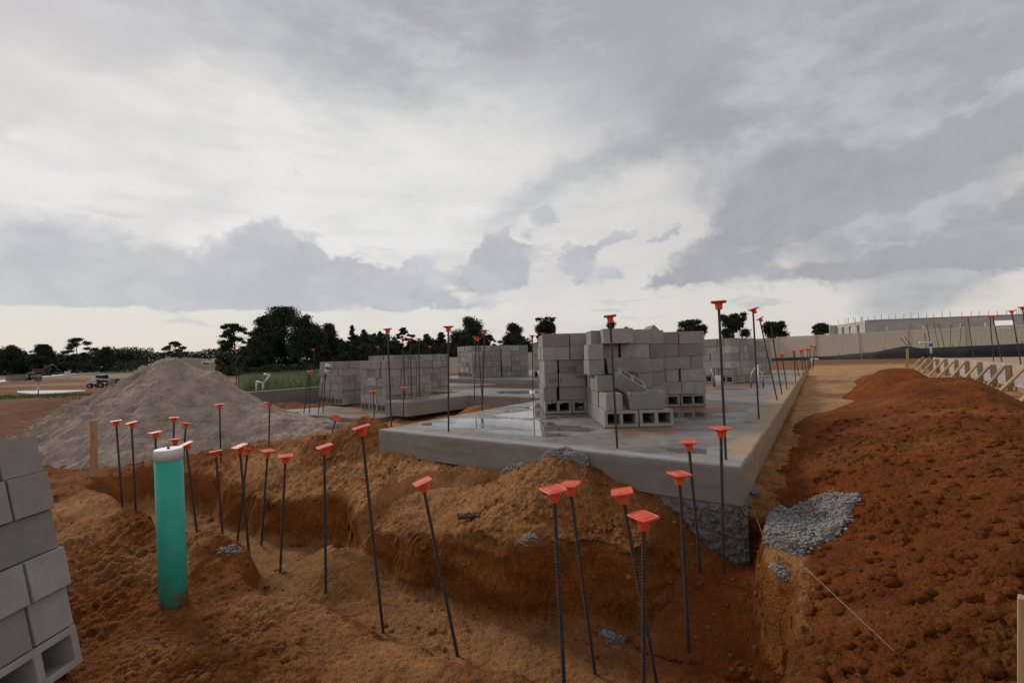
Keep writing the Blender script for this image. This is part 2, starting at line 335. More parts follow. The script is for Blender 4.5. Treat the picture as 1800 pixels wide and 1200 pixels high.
# ------------------------------------------------------------------ materials
def mat(name):
    m = bpy.data.materials.new(name); m.use_nodes = True; t = NT(m.node_tree)
    b = t.n['Principled BSDF']; return m, t, b
def objco(t): return t.add('ShaderNodeTexCoord').outputs['Object']
def posn(t): return t.add('ShaderNodeNewGeometry').outputs['Position']
def bump_node(t, h, strength, dist):
    b = t.add('ShaderNodeBump'); b.inputs['Strength'].default_value = strength; b.inputs['Distance'].default_value = dist
    t.put(b.inputs['Height'], h); return b.outputs[0]
def soil_mat(name, attr=None, colr=None, gr=1.0, dark=None, dry=None):
    m, t, b = mat(name); v = posn(t)
    if attr: c = t.add('ShaderNodeAttribute', attribute_name=attr).outputs['Color']
    else: c = colr
    n1 = t.noise(v, 3.2, 6, .6); n2 = t.noise(v, 28, 6, .65); n3 = t.noise(v, 150, 3, .6)
    f = t.math('ADD', t.math('MULTIPLY', n1, .7), t.math('ADD', t.math('MULTIPLY', n2, .55), t.math('MULTIPLY', n3, .55)))
    f = t.mr(f, .62, 1.16, .38, 1.62, False)
    cc = t.vm('MULTIPLY', c, t.mix(0.0, (1, 1, 1), (1, 1, 1))) if False else c
    sc = t.add('ShaderNodeVectorMath', operation='SCALE'); t.put(sc.inputs[0], cc); t.put(sc.inputs[3], f)
    if dry: # paler dried skin in broad irregular patches
        dm = t.mr(t.math('ADD', t.math('MULTIPLY', t.noise(v, 1.1, 7, .65), .7), t.math('MULTIPLY', t.noise(v, 9, 5, .7), .3)), .47, .62, 0, .55); sc2 = t.vm('SCALE', dry, f); scm_ = t.mix(dm, sc.outputs[0], sc2)
    else: scm_ = sc.outputs[0]
    # dark crumbs
    vo = t.vor(v, 46); cm = t.mr(vo, .30, .12); cm = t.math('MULTIPLY', cm, t.mr(t.noise(v, 5, 3), .46, .6))
    fin = t.mix(t.math('MULTIPLY', cm, .65), scm_, dark or (.06, .022, .009))
    t.put(b.inputs['Base Color'], fin); b.inputs['Roughness'].default_value = .95
    b.inputs['Specular IOR Level'].default_value = .18
    hh = t.math('ADD', t.math('MULTIPLY', t.noise(v, 36, 8, .75), 1.0), t.math('MULTIPLY', t.vor(v, 75), -.35))
    t.put(b.inputs['Normal'], bump_node(t, hh, 1.0*gr, .045))
    return m
M_GROUND = soil_mat('soil_ground', attr='soil')
M_PILE = soil_mat('loose_red_soil', colr=(.31, .082, .014), gr=1.2, dry=(.42, .165, .045))
M_SAND = soil_mat('grey_sand', colr=(.58, .44, .345), gr=1.2, dark=(.22, .17, .14))
M_HEAP = soil_mat('orange_soil', colr=(.42, .155, .038), gr=1.0)

def concrete_mat(name, base, wet=False, rough=.85, grain=1.0, spots=.5):
    m, t, b = mat(name); v = posn(t)
    n1 = t.noise(v, 1.7, 6, .6); n2 = t.noise(v, 13, 6, .65); n3 = t.noise(v, 120, 3, .6)
    f = t.mr(t.math('ADD', t.math('ADD', t.math('MULTIPLY', n1, .6), t.math('MULTIPLY', n2, .5)), t.math('MULTIPLY', n3, .4)), .5, 1.0, .72, 1.22, False)
    sc = t.add('ShaderNodeVectorMath', operation='SCALE'); sc.inputs[0].default_value = base; t.put(sc.inputs[3], f)
    col = sc.outputs[0]
    h = t.math('ADD', t.math('MULTIPLY', n2, .3), n3)
    b.inputs['Roughness'].default_value = rough
    t.put(b.inputs['Normal'], bump_node(t, h, .35*grain, .006))
    t.put(b.inputs['Base Color'], col)
    return m, t, b, v, col

def slab_material(extra=0., nm='wet_slab_concrete'):
    m, t, b, v, col = concrete_mat(nm, (.275, .242, .210), grain=1.5)
    mp = t.n.new('ShaderNodeVectorMath'); mp.operation = 'SUBTRACT'; t.put(mp.inputs[0], v); mp.inputs[1].default_value = (CX, CY, 0)
    def dot(e):
        d = t.n.new('ShaderNodeVectorMath'); d.operation = 'DOT_PRODUCT'; t.put(d.inputs[0], mp.outputs[0]); d.inputs[1].default_value = (e[0], e[1], 0); return d.outputs['Value']
    s = dot(E1); tt = dot(E2)
    cb = t.add('ShaderNodeCombineXYZ'); t.put(cb.inputs[0], s); t.put(cb.inputs[1], tt); st = cb.outputs[0]
    geo = t.add('ShaderNodeNewGeometry'); sep = t.add('ShaderNodeSeparateXYZ'); t.l.new(geo.outputs['True Normal'], sep.inputs[0])
    up = t.mr(sep.outputs[2], .6, .9)
    na = t.noise(t.mapping(v, scale=(.55, 1.6, 1)), 1.3, 6, .6); nb = t.noise(v, 5.5, 6, .6)
    n = t.math('ADD', t.math('MULTIPLY', na, .7), t.math('MULTIPLY', nb, .3))
    # puddles: hollows of the finish near the front left, a few elsewhere
    acc = None
    for (a, bb, ra, rb) in [(.66, 3.35, .16, .6), (1.1, 3.0, .34, .95), (.56, 2.2, .14, .55), (1.0, 2.2, .25, .7), (2.0, 3.0, .5, .7), (3.1, 3.3, .55, .5), (3.9, 3.0, .35, .5), (.40, .38, .13, .30), (2.7, .9, .4, .35), (9.5, 1.2, .5, .5), (12, .9, .5, .3), (5.3, 5.4, .5, .7)]:
        mm = t.mapping(st, (a, bb, 0), (0, 0, .08), (ra, rb, 1), 'TEXTURE')
        ln = t.vm('LENGTH', t.vm('MULTIPLY', mm, (1, 1, 0)), out=1)
        q = t.mr(ln, 1.5, .3, 0, .42); acc = q if acc is None else t.math('MAXIMUM', acc, q)
    pud = t.math('MULTIPLY', t.mr(t.math('ADD', t.math('ADD', n, t.math('MULTIPLY', t.math('SUBTRACT', nb, .5), .35)), acc), .70, .72), up)
    wet = t.math('MULTIPLY', t.mr(n, .44, .58), up)
    edge = t.mr(t.math('ADD', t.math('MINIMUM', s, tt), t.math('MULTIPLY', nb, .2)), .32, .14)
    wet = t.math('MULTIPLY', wet, t.math('SUBTRACT', 1, edge))
    film = t.math('MULTIPLY', t.mr(t.noise(t.mapping(v, scale=(1, 1.4, 1)), 2.2, 6, .62), .40, .60), up)
    # tan sand blown on along the right edge
    se = t.math('ADD', tt, t.math('MULTIPLY', t.math('SUBTRACT', t.noise(v, 2.4, 6, .6), .5), 1.1))
    sand = t.math('MULTIPLY', t.mr(se, .26, .16), t.mr(s, .25, .5))
    dn = t.noise(v, .9, 5, .6); dirt = t.math('MULTIPLY', t.mr(t.math('ADD', dn, t.math('MULTIPLY', t.mr(s, 2.2, 7), .13+extra)), .56, .74, 0, .55+extra), up)
    stain = t.math('MULTIPLY', t.mr(t.noise(t.mapping(v, scale=(3, 3, .8)), 1.1, 5, .6), .5, .68, 0, .8), t.mr(tt, .1, -.01))
    c = t.mix(t.math('MULTIPLY', wet, .6), col, (.095, .086, .078))
    c = t.mix(t.math('MULTIPLY', edge, up), c, t.mix(t.noise(v, 40, 4), (.25, .24, .23), (.44, .43, .415)))
    c = t.mix(dirt, c, (.24, .15, .085))
    so_ = None
    for (a, bb, ra) in [(1.3, 1.15, .42), (2.9, 3.0, .5), (3.6, 1.0, .55), (8.9, 1.5, .9), (9.0, 2.4, .9), (5.6, 8.2, .9), (3.2, 8.4, .8), (4.1, 10.2, .9)]:
        mm = t.mapping(st, (a, bb, 0), (0, 0, 0), (ra, ra, 1), 'TEXTURE'); ln = t.vm('LENGTH', t.vm('MULTIPLY', mm, (1, 1, 0)), out=1); q = t.mr(ln, 1.6, .6, 0, .36); so_ = q if so_ is None else t.math('MAXIMUM', so_, q)
    soil_ = t.math('MULTIPLY', t.mr(t.math('ADD', t.noise(v, 6, 6, .62), so_), .66, .86, 0, .75), t.math('MULTIPLY', up, t.mr(so_, .02, .1)))
    c = t.mix(soil_, c, (.26, .115, .04))
    c = t.mix(stain, c, (.27, .135, .06))
    c = t.mix(t.math('MULTIPLY', sand, .9), c, (.42, .27, .14))
    c = t.mix(t.math('MULTIPLY', pud, .6), c, (.10, .095, .09))
    t.put(b.inputs['Base Color'], c)
    sepz = t.add('ShaderNodeSeparateXYZ'); t.put(sepz.inputs[0], v)
    side = t.math('SUBTRACT', 1, up)
    marks = t.noise(t.mapping(v, scale=(.7, .7, 4)), 2.5, 6, .65); spl = t.noise(t.mapping(v, scale=(1.2, 1.2, 5)), 3, 6, .6)
    c = t.mix(t.math('MULTIPLY', side, t.mr(marks, .45, .68, 0, .4)), c, (.15, .125, .10))
    c = t.mix(t.math('MULTIPLY', side, t.mr(spl, .52, .7, 0, .5)), c, (.27, .25, .225))
    c = t.mix(t.math('MULTIPLY', side, t.mr(t.math('ADD', sepz.outputs[2], t.math('MULTIPLY', nb, .05)), -.03, .01, 0, .45)), c, (.33, .315, .30))
    t.put(b.inputs['Base Color'], c)
    dry = t.math('MAXIMUM', sand, edge)
    r = t.mr(film, 0, 1, .68, .36, False)
    r = t.math('ADD', r, t.math('MULTIPLY', dry, .4), clamp=True)
    r = t.mr(up, 0, 1, .85, r, False)
    mx = t.math('MULTIPLY', r, t.math('SUBTRACT', 1, pud))
    r = t.math('ADD', mx, t.math('MULTIPLY', pud, .03))
    t.put(b.inputs['Roughness'], r)
    # flat water: no bump in puddles
    bn = [x for x in t.n if x.bl_idname == 'ShaderNodeBump'][0]
    t.put(bn.inputs['Strength'], t.math('MULTIPLY', t.math('SUBTRACT', 1, pud), t.mr(film, 0, 1, .38, .12, False)))
    b.inputs['IOR'].default_value = 1.5
    # board and pour marks on the formed sides
    return m
M_SLAB = slab_material(); M_SLABD = slab_material(.35, 'sandy_slab_concrete')
M_ROUGH = concrete_mat('rough_grey_concrete', (.215, .20, .182), grain=4)[0]
_t = NT(M_ROUGH.node_tree); _b = _t.n['Principled BSDF']; _src = _b.inputs['Base Color'].links[0].from_socket; _t.put(_b.inputs['Base Color'], _t.mix(_t.mr(_t.noise(posn(_t), 7, 5, .6), .5, .7, 0, .6), _src, (.25, .12, .05)))
M_AGG = concrete_mat('aggregate_grey', (.31, .292, .270), grain=2)[0]
for _m, _k in ((M_AGG, .75),):
    _t = NT(_m.node_tree); _b = _t.n['Principled BSDF']; _src = _b.inputs['Base Color'].links[0].from_socket; _t.put(_b.inputs['Base Color'], _t.mix(_t.mr(_t.noise(posn(_t), 14, 5, .65), .50, .66, 0, _k), _src, (.25, .11, .04)))
M_WALLC = concrete_mat('stem_wall_concrete', (.21, .185, .165), grain=1)[0]
def block_mat():
    m, t, b = mat('block_concrete'); v = objco(t)
    oi = t.add('ShaderNodeObjectInfo').outputs['Random']
    vv = t.vm('ADD', v, t.vm('SCALE', (13., 7., 5.), oi))
    n1 = t.noise(vv, 9, 5, .6); n2 = t.noise(vv, 90, 4, .7); n0 = t.noise(vv, 2.4, 3, .5)
    f = t.math('ADD', t.math('MULTIPLY', n1, .5), t.math('ADD', t.math('MULTIPLY', n2, .35), t.math('MULTIPLY', n0, .3)))
    f = t.mr(f, .38, .8, .80, 1.20, False)
    base = t.mix(oi, (.25, .226, .206), (.38, .348, .318))
    sc = t.add('ShaderNodeVectorMath', operation='SCALE'); t.put(sc.inputs[0], base); t.put(sc.inputs[3], f)
    warm = t.mr(t.noise(vv, 5, 4), .5, .7, 0, .35)
    c = t.mix(warm, sc.outputs[0], (.26, .215, .175))
    # pores
    po = t.mr(t.vor(vv, 120), .18, .05); c = t.mix(t.math('MULTIPLY', po, .5), c, (.08, .075, .07))
    t.put(b.inputs['Base Color'], c); b.inputs['Roughness'].default_value = .92; b.inputs['Specular IOR Level'].default_value = .25
    t.put(b.inputs['Normal'], bump_node(t, t.math('ADD', n2, t.math('MULTIPLY', n1, .5)), .5, .006))
    return m
M_BLOCK = block_mat()
def plain(name, col, rough=.6, metal=0., var=.15, sc=20, bumpy=0., spec=.5):
    m, t, b = mat(name); v = objco(t)
    n = t.noise(v, sc, 5, .6); f = t.mr(n, .3, .7, 1-var, 1+var, False)
    s = t.add('ShaderNodeVectorMath', operation='SCALE'); s.inputs[0].default_value = col; t.put(s.inputs[3], f)
    t.put(b.inputs['Base Color'], s.outputs[0]); b.inputs['Roughness'].default_value = rough; b.inputs['Metallic'].default_value = metal
    b.inputs['Specular IOR Level'].default_value = spec
    if bumpy: t.put(b.inputs['Normal'], bump_node(t, n, bumpy, .004))
    return m
def cap_mat():
    m, t, b = mat('orange_plastic'); v = objco(t)
    n = t.noise(v, 22, 5, .6); n2 = t.noise(v, 120, 4, .6); oi = t.add('ShaderNodeObjectInfo').outputs['Random']
    c = t.mix(n, (.66, .050, .014), (.80, .085, .025)); c = t.mix(t.mr(n2, .5, .75, 0, .35), c, (.76, .18, .09))
    c = t.mix(t.mr(oi, .2, 1, 0, .5), c, (.70, .13, .05))
    n4 = t.noise(t.vm('ADD', v, t.vm('SCALE', (3., 1., 2.), oi)), 45, 5, .7); c = t.mix(t.mr(n4, .50, .72, 0, .6), c, (.45, .16, .08))
    t.put(b.inputs['Base Color'], c); b.inputs['Roughness'].default_value = .5
    t.put(b.inputs['Normal'], bump_node(t, n2, .12, .003)); return m
M_CAP = cap_mat()
def rebar_mat():
    m, t, b = mat('rebar_steel'); v = objco(t); p = posn(t)
    n = t.noise(v, 30, 5, .6); n2 = t.noise(t.vm('ADD', p, v), 4, 4, .6)
    c = t.mix(t.mr(n2, .42, .62), (.052, .047, .045), (.10, .042, .022)); c = t.mix(t.mr(n, .5, .75, 0, .5), c, (.13, .115, .10))
    t.put(b.inputs['Base Color'], c); b.inputs['Roughness'].default_value = .7; b.inputs['Metallic'].default_value = .35
    t.put(b.inputs['Normal'], bump_node(t, n, .3, .002)); return m
M_BAR = rebar_mat()
def wood_mat(name, a, bcol):
    m, t, b = mat(name); v = objco(t)
    g = t.noise(t.mapping(v, scale=(14, 14, .9)), 4, 5, .6, dist=.6); n = t.noise(v, 7, 4)
    c = t.mix(t.mr(g, .3, .7), a, bcol); c = t.mix(t.mr(n, .5, .75, 0, .35), c, (.2, .12, .07))
    t.put(b.inputs['Base Color'], c); b.inputs['Roughness'].default_value = .8
    t.put(b.inputs['Normal'], bump_node(t, g, .3, .003)); return m
M_WOOD = wood_mat('fresh_lumber', (.50, .33, .17), (.36, .21, .10))
M_WOODG = wood_mat('grey_lumber', (.30, .25, .20), (.20, .165, .13))
M_GREEN = plain('green_pvc', (.028, .39, .29), .42, var=.12, sc=6)
_t = NT(M_GREEN.node_tree); _b = _t.n['Principled BSDF']; _src = _b.inputs['Base Color'].links[0].from_socket; _v = objco(_t); _sp = _t.add('ShaderNodeSeparateXYZ'); _t.put(_sp.inputs[0], _v)
_n = _t.noise(_v, 16, 6, .65); _mud = _t.mr(_t.math('ADD', _sp.outputs[2], _t.math('MULTIPLY', _t.math('SUBTRACT', _n, .5), .8)), .16, -.02, 0, .85); _c = _t.mix(_mud, _src, (.22, .09, .03)); _sc = _t.mr(_t.noise(_t.mapping(_v, scale=(3, 3, 1)), 30, 4, .7), .66, .74, 0, .6); _c = _t.mix(_sc, _c, (.02, .10, .08)); _fd = _t.mr(_t.noise(_t.mapping(_v, scale=(1, 1, .3)), 9, 4), .5, .75, 0, .3); _c = _t.mix(_fd, _c, (.16, .42, .34)); _t.put(_b.inputs['Base Color'], _c); _b.inputs['Roughness'].default_value = .55
M_WHITE = plain('white_pvc', (.66, .66, .63), .45, var=.12, sc=9)
M_VINYL = plain('tan_vinyl', (.52, .45, .35), .5, var=.04, sc=1.5)
M_SILT = plain('black_silt_fabric', (.018, .019, .022), .75, var=.3, sc=5, bumpy=.3)
M_RED = plain('red_pex', (.42, .03, .03), .4); M_BLUE = plain('blue_pex', (.02, .09, .40), .4)
M_FORM = plain('form_board_grey', (.42, .375, .345), .7, var=.2, sc=5, bumpy=.2)
M_FARBLK = None
M_ORANGE = plain('machine_orange', (.50, .20, .05), .5); M_DARK = plain('machine_dark', (.03, .03, .032), .6); M_MRED = plain('machine_red', (.10, .035, .03), .6)
M_MWHITE = plain('machine_white', (.55, .55, .55), .5); M_GLASS = plain('cab_glass', (.03, .035, .04), .15); M_TYRE = plain('rubber', (.02, .02, .02), .8)
M_ROAD = plain('pale_concrete_road', (.33, .32, .31), .7, var=.08, sc=.4); M_SIGN = plain('sign_green', (.03, .14, .09), .5)
M_BARK = plain('bark', (.05, .042, .035), .9, var=.3, sc=2); M_LETTER = plain('marker_ink', (.07, .055, .05), .8)
M_STRING = plain('string_line', (.40, .26, .15), .8)
def leaf_mat(name, a, bb):
    m, t, b = mat(name); v = posn(t)
    n = t.noise(v, .45, 4, .6); n2 = t.noise(v, 3, 3, .6)
    c = t.mix(t.mr(t.math('ADD', t.math('MULTIPLY', n, .6), t.math('MULTIPLY', n2, .4)), .38, .62), a, bb)
    t.put(b.inputs['Base Color'], c); b.inputs['Roughness'].default_value = .75; b.inputs['Specular IOR Level'].default_value = .2
    return m
M_LEAF = leaf_mat('oak_leaves', (.024, .036, .016), (.055, .075, .030))
M_LEAF2 = leaf_mat('pine_needles', (.026, .036, .020), (.055, .068, .034))
M_LEAFF = leaf_mat('hazed_far_leaves', (.034, .046, .032), (.055, .070, .046))  # distance haze put into the colour: paler, slightly bluer greens
M_GRASS = leaf_mat('grass_blades', (.075, .115, .028), (.16, .20, .06)); M_GRASS2 = leaf_mat('tall_grass', (.13, .16, .07), (.30, .31, .18))

# ------------------------------------------------------------------ object helpers
def tag(o, label=None, cat=None, group=None, kind=None):
    if label: o['label'] = label
    if cat: o['category'] = cat
    if group: o['group'] = group
    if kind: o['kind'] = kind
    return o
def empty(name, loc=(0, 0, 0), rot=None):
    o = bpy.data.objects.new(name, None); o.empty_display_size = .1; COL.objects.link(o); o.location = loc
    if rot is not None: o.rotation_euler = rot
    return o
def link(name, me, parent=None, loc=None, rot=None, scale=None):
    o = bpy.data.objects.new(name, me); COL.objects.link(o)
    if parent: o.parent = parent
    if loc is not None: o.location = loc
    if rot is not None: o.rotation_euler = rot
    if scale is not None: o.scale = scale
    return o
def mesh_np(name, V, Fq, m, smooth=False, col=None):
    """V Nx3, Fq Mx4 (quads) or Mx3"""
    me = bpy.data.meshes.new(name); k = Fq.shape[1]
    me.vertices.add(len(V)); me.vertices.foreach_set('co', np.ascontiguousarray(V, dtype=np.float32).ravel())
    me.loops.add(len(Fq)*k); me.loops.foreach_set('vertex_index', np.ascontiguousarray(Fq, dtype=np.int32).ravel())
    me.polygons.add(len(Fq)); me.polygons.foreach_set('loop_start', np.arange(0, len(Fq)*k, k, dtype=np.int32))
    me.polygons.foreach_set('loop_total', np.full(len(Fq), k, dtype=np.int32))
    if smooth: me.polygons.foreach_set('use_smooth', np.ones(len(Fq), dtype=bool))
    me.update(calc_edges=True); me.materials.append(m)
    if col is not None:
        a = me.attributes.new('soil', 'FLOAT_COLOR', 'POINT')
        a.data.foreach_set('color', np.concatenate([col, np.ones((len(col), 1))], 1).astype(np.float32).ravel())
    return me
def bm_mesh(name, bm, m, smooth=False):
    bmesh.ops.recalc_face_normals(bm, faces=bm.faces[:])
    me = bpy.data.meshes.new(name); bm.to_mesh(me); bm.free(); me.materials.append(m)
    if smooth:
        for p in me.polygons: p.use_smooth = True
    return me
def add_box(bm, c, d, rot=None, bevel=0):
    r = bmesh.ops.create_cube(bm, size=1)['verts']
    mt = Matrix.Translation(c) @ (rot.to_4x4() if rot is not None else Matrix()) @ Matrix.Diagonal((*d, 1))
    bmesh.ops.transform(bm, matrix=mt, verts=r)
    if bevel:
        es = list({e for v in r for e in v.link_edges}); bmesh.ops.bevel(bm, geom=es, offset=bevel, segments=1, affect='EDGES')
def box_mesh(name, d, m, bevel=.0, c=(0, 0, 0)):
    bm = bmesh.new(); add_box(bm, c, d, bevel=bevel); return bm_mesh(name, bm, m)
def tube(name, pts, r, m, n=8, cap=True, smooth=True):
    """pts list of Vector; r float or list"""
    V = []; Fc = []; pts = [Vector(p) for p in pts]
    rr = r if isinstance(r, (list, tuple)) else [r]*len(pts)
    a = (pts[1]-pts[0]).normalized(); ref = Vector((0, 0, 1)) if abs(a.z) < .9 else Vector((1, 0, 0))
    for i, p in enumerate(pts):
        d = (pts[min(i+1, len(pts)-1)]-pts[max(i-1, 0)]).normalized(); x = ref.cross(d).normalized(); y = d.cross(x).normalized(); ref = y if False else ref
        for k in range(n):
            an = 2*math.pi*k/n; V.append(p+x*math.cos(an)*rr[i]+y*math.sin(an)*rr[i])
    for i in range(len(pts)-1):
        for k in range(n): Fc.append((i*n+k, i*n+(k+1) % n, (i+1)*n+(k+1) % n, (i+1)*n+k))
    if cap: Fc.append(tuple(range(n))[::-1]); Fc.append(tuple((len(pts)-1)*n+k for k in range(n)))
    me = bpy.data.meshes.new(name); me.from_pydata([tuple(v) for v in V], [], Fc); me.materials.append(m)
    if smooth:
        for p in me.polygons: p.use_smooth = len(p.vertices) == 4
    return me

# ------------------------------------------------------------------ ground sheet
def polar(angles, radii):
    A, R = np.meshgrid(angles, radii, indexing='ij'); return (R*np.sin(A)).ravel(), (R*np.cos(A)).ravel(), len(angles), len(radii)
def grid_faces(na, nr, close=False):
    i = np.arange(na if close else na-1); j = np.arange(nr-1); I, J = np.meshgrid(i, j, indexing='ij'); I2 = (I+1) % na
    return np.stack([I*nr+J, I*nr+J+1, I2*nr+J+1, I2*nr+J], -1).reshape(-1, 4)
ang = np.concatenate([np.linspace(-.93, .93, 790), np.linspace(1.0, 2*math.pi-1.0, 60)])
rad = np.concatenate([[.02], np.linspace(.3, 1.0, 12), np.exp(np.arange(math.log(1.03), math.log(2.3), .0050)), np.exp(np.arange(math.log(2.3), math.log(6.3), .0024)), np.exp(np.arange(math.log(6.31), math.log(14), .0062)), np.exp(np.linspace(math.log(14.1), math.log(120), 150)), np.exp(np.linspace(math.log(125), math.log(4500), 40))])
X, Y, na, nr = polar(ang, rad)
Z, C = ground(X, Y, True)
_st = np.gradient(Z.reshape(na, nr), axis=1).ravel()/np.maximum(.001, np.gradient(np.hypot(X, Y).reshape(na, nr), axis=1).ravel()); _nr = (1-sm(7, 9, np.hypot(X, Y)))*sm(.5, 2.0, np.abs(_st))
_k = (np.hypot(X, Y) > 1.5)
X2 = X+_nr*_k*(.055*fbm(X*.6+Z*.9, Z*2.0-Y*.4, 3.2, 5, 801, .58)); Y2 = Y+_nr*_k*(.065*fbm(X*.7-Z*.6, Z*2.1+Y*.3, 3.2, 5, 811, .58)+.012*crumb(X*.8, Z*1.3, 9, 3, 812))
me = mesh_np('ground', np.stack([X2, Y2, Z], 1), grid_faces(na, nr, True), M_GROUND, True, C)
tag(link('ground', me), kind='structure')

# right pile
ap = np.linspace(.35, 1.35, 420); rp = np.exp(np.arange(math.log(.9), math.log(19), .0045))
X, Y, na, nr = polar(ap, rp)
Zp = pile_full(X, Y); Zg = base_h(X, Y); dz = Zp-Zg
s_, t_ = toST(X, Y)
ok = (dz > -.03) & (t_ < np.where(s_ > .1, -.015, -.12)) & (s_ > -3.2) & (t_ > -4.4)
Fq = grid_faces(na, nr); Fq = Fq[ok[Fq].any(1)]
used = np.unique(Fq); rm = -np.ones(len(X), int); rm[used] = np.arange(len(used))
Zp2 = np.maximum(Zp, Zg-.25)
me = mesh_np('soil_pile', np.stack([X, Y, Zp2], 1)[used], rm[Fq], M_PILE, True)
tag(link('soil_pile', me), 'long pile of loose dark red soil heaped beside the slab on the right', 'soil pile')

# grey sand pile, left
def sand_h(x, y):
    cx, cy = -6.85, 9.0
    dx, dy = x-cx, y-cy; a = np.arctan2(dy, dx); d = np.hypot(dx, dy)
    wl = np.maximum(0, -np.cos(a))**1.5; wr = np.maximum(0, np.cos(a))**1.5; wf = np.maximum(0, -np.sin(a))**2; wb = np.maximum(0, np.sin(a))**2; ws = wl+wr+wf+wb
    d = d*(1+.10*wl)
    d = d/(1+.07*fbm(np.cos(a)*1.5+5, np.sin(a)*1.5+5, 1.2, 3, 400)+.06*fbm(x, y, .8, 3, 401))
    L = np.interp(d, [0, .2, .5, 1.0, 1.5, 1.9, 2.3, 2.7, 3.2, 6], [1.0, .90, .60, .33, .12, -.16, -.62, -1.0, -1.5, -5])
    Rr = np.interp(d, [0, .25, .56, .95, 1.35, 1.7, 2.1, 2.8, 3.3, 3.7, 6], [1.0, .94, .76, .58, .27, .06, -.14, -.32, -.42, -.7, -3])
    Fr = np.interp(d, [0, .2, .5, 1.0, 1.6, 2.0, 2.3, 2.6, 3.0, 6], [1.0, .90, .66, .34, -.03, -.26, -.42, -.60, -1.0, -4])
    z = (wl*L+wr*Rr+(wf+wb)*Fr)/ws
    z += bump(x, y, -5.80, 9.0, .22, .26, .15) + bump(x, y, -7.25, 8.95, .16, .25, .13) + bump(x, y, -4.7, 8.5, .7, .5, .06, .2)
    z += .045*fbm(x, y, 1.3, 4, 410)+.022*fbm(x, y, 5, 4, 420)
    lf = sm(-6.5, -7.3, x-.15*(y-9)+.5*fbm(x, y, .8, 3, 44))
    z += lf*(lumps(x, y, 2.8, 41, .5)*.16*sm(-.1, .5, fbm(x, y, .9, 3, 45))+lumps(x, y, 6.5, 42)*.11+.07*crumb(x, y, 4, 5, 46))+.03*crumb(x, y, 4, 5, 47) + lumps(x, y, 15, 43)*.012
    z += .03*fbm(a*6, d*.4, 1.6, 3, 450)*sm(.3, 1, d)
    return z
aa = np.linspace(-1.15, -.28, 420); rr_ = np.linspace(5.6, 13.5, 400)
X, Y, na, nr = polar(aa, rr_); Zs = sand_h(X, Y); Zg = base_h(X, Y); ok = Zs-Zg > -.04
Fq = grid_faces(na, nr); Fq = Fq[ok[Fq].any(1)]; used = np.unique(Fq); rm = -np.ones(len(X), int); rm[used] = np.arange(len(used))
me = mesh_np('sand_pile', np.stack([X, Y, np.maximum(Zs, Zg-.2)], 1)[used], rm[Fq], M_SAND, True)
tag(link('sand_pile', me), 'tall cone of pinkish grey sand beyond the green pipe', 'sand pile')

# small free soil heaps
def heap(cx, cy, rx, ry, h, ang, m, label, zb, seed, name='soil_heap', cat='soil heap', n=70, lump=.03):
    u = np.linspace(-2, 2, n); U, V_ = np.meshgrid(u, u, indexing='ij'); U = U.ravel(); V_ = V_.ravel()
    c, s = math.cos(ang), math.sin(ang); x = cx+U*rx*c-V_*ry*s; y = cy+U*rx*s+V_*ry*c
    w = fbm(x+seed, y, 1.2/rx*.5, 3, seed)*.5
    z = zb+h*(np.exp(-(U*U+V_*V_)*(1+w))*1.12-.12)+.15*h*fbm(x, y, 3, 3, seed+3)+lumps(x, y, 9, seed)*lump+lumps(x, y, 20, seed+1)*lump*.5
    Fq = grid_faces(n, n); ok = z > zb-.02; Fq = Fq[ok[Fq].any(1)]
    used = np.unique(Fq); rm = -np.ones(len(x), int); rm[used] = np.arange(len(used))
    me = mesh_np(name, np.stack([x, y, z], 1)[used], rm[Fq], m, True)
    return tag(link(name, me), label, cat)
p = G(752, 722, -.35); heap(p.x, p.y+.1, .62, .30, .42, .5, M_HEAP, 'orange soil heap against the slab edge beside the long row of stacks', -.42, 61)
p = ST(3.5, 5.2); heap(p.x, p.y, .55, .35, .30, .4, M_HEAP, 'small orange soil heap inside the pit between the slabs', -.42, 62)

# ------------------------------------------------------------------ slabs
def prism(poly, z0, z1, step=.06, jit=.004, seed=1, cham=.012):
    """poly: list of (s,t); slab with jittered, slightly crumbled upper edge"""
    pts = []
    for a, b in zip(poly, poly[1:]+poly[:1]):
        A = ST(*a); B = ST(*b); L = (B-A).length; n = max(1, int(L/step)) if min(A.length, B.length) < 14 else max(1, int(L/.5))
        for i in range(n): pts.append(A.lerp(B, i/n))
    N = len(pts); x = np.array([p.x for p in pts]); y = np.array([p.y for p in pts])
    nz_ = fbm(x, y, 9, 3, seed)
    cx, cy = x.mean(), y.mean()
    V = []; levels = [(z0, 0), ((z0+z1)/2, 0), (z1-cham, 0), (z1-.002, cham*.8)]
    # inward normals
    nx = np.roll(y, -1)-np.roll(y, 1); ny = -(np.roll(x, -1)-np.roll(x, 1)); l = np.hypot(nx, ny)+1e-9; nx /= l; ny /= l
    area = sum(x[i]*y[(i+1) % N]-x[(i+1) % N]*y[i] for i in range(N))
    sg = -1 if area > 0 else 1
    for li, (z, ins) in enumerate(levels):
        for i in range(N):
            j = nz_[i]*jit*(1 if li < 2 else 2.2); k = ins+max(0, nz_[i])*(.012 if li == 3 else 0)
            V.append((x[i]+sg*nx[i]*(k+j), y[i]+sg*ny[i]*(k+j), z-(max(0, nz_[i])*.012 if li == 2 else 0)))
    Fc = []
    for li in range(3):
        for i in range(N): Fc.append((li*N+i, li*N+(i+1) % N, (li+1)*N+(i+1) % N, (li+1)*N+i))
    Fc.append(tuple(3*N+i for i in range(N))); Fc.append(tuple(range(N))[::-1])
    return V, Fc
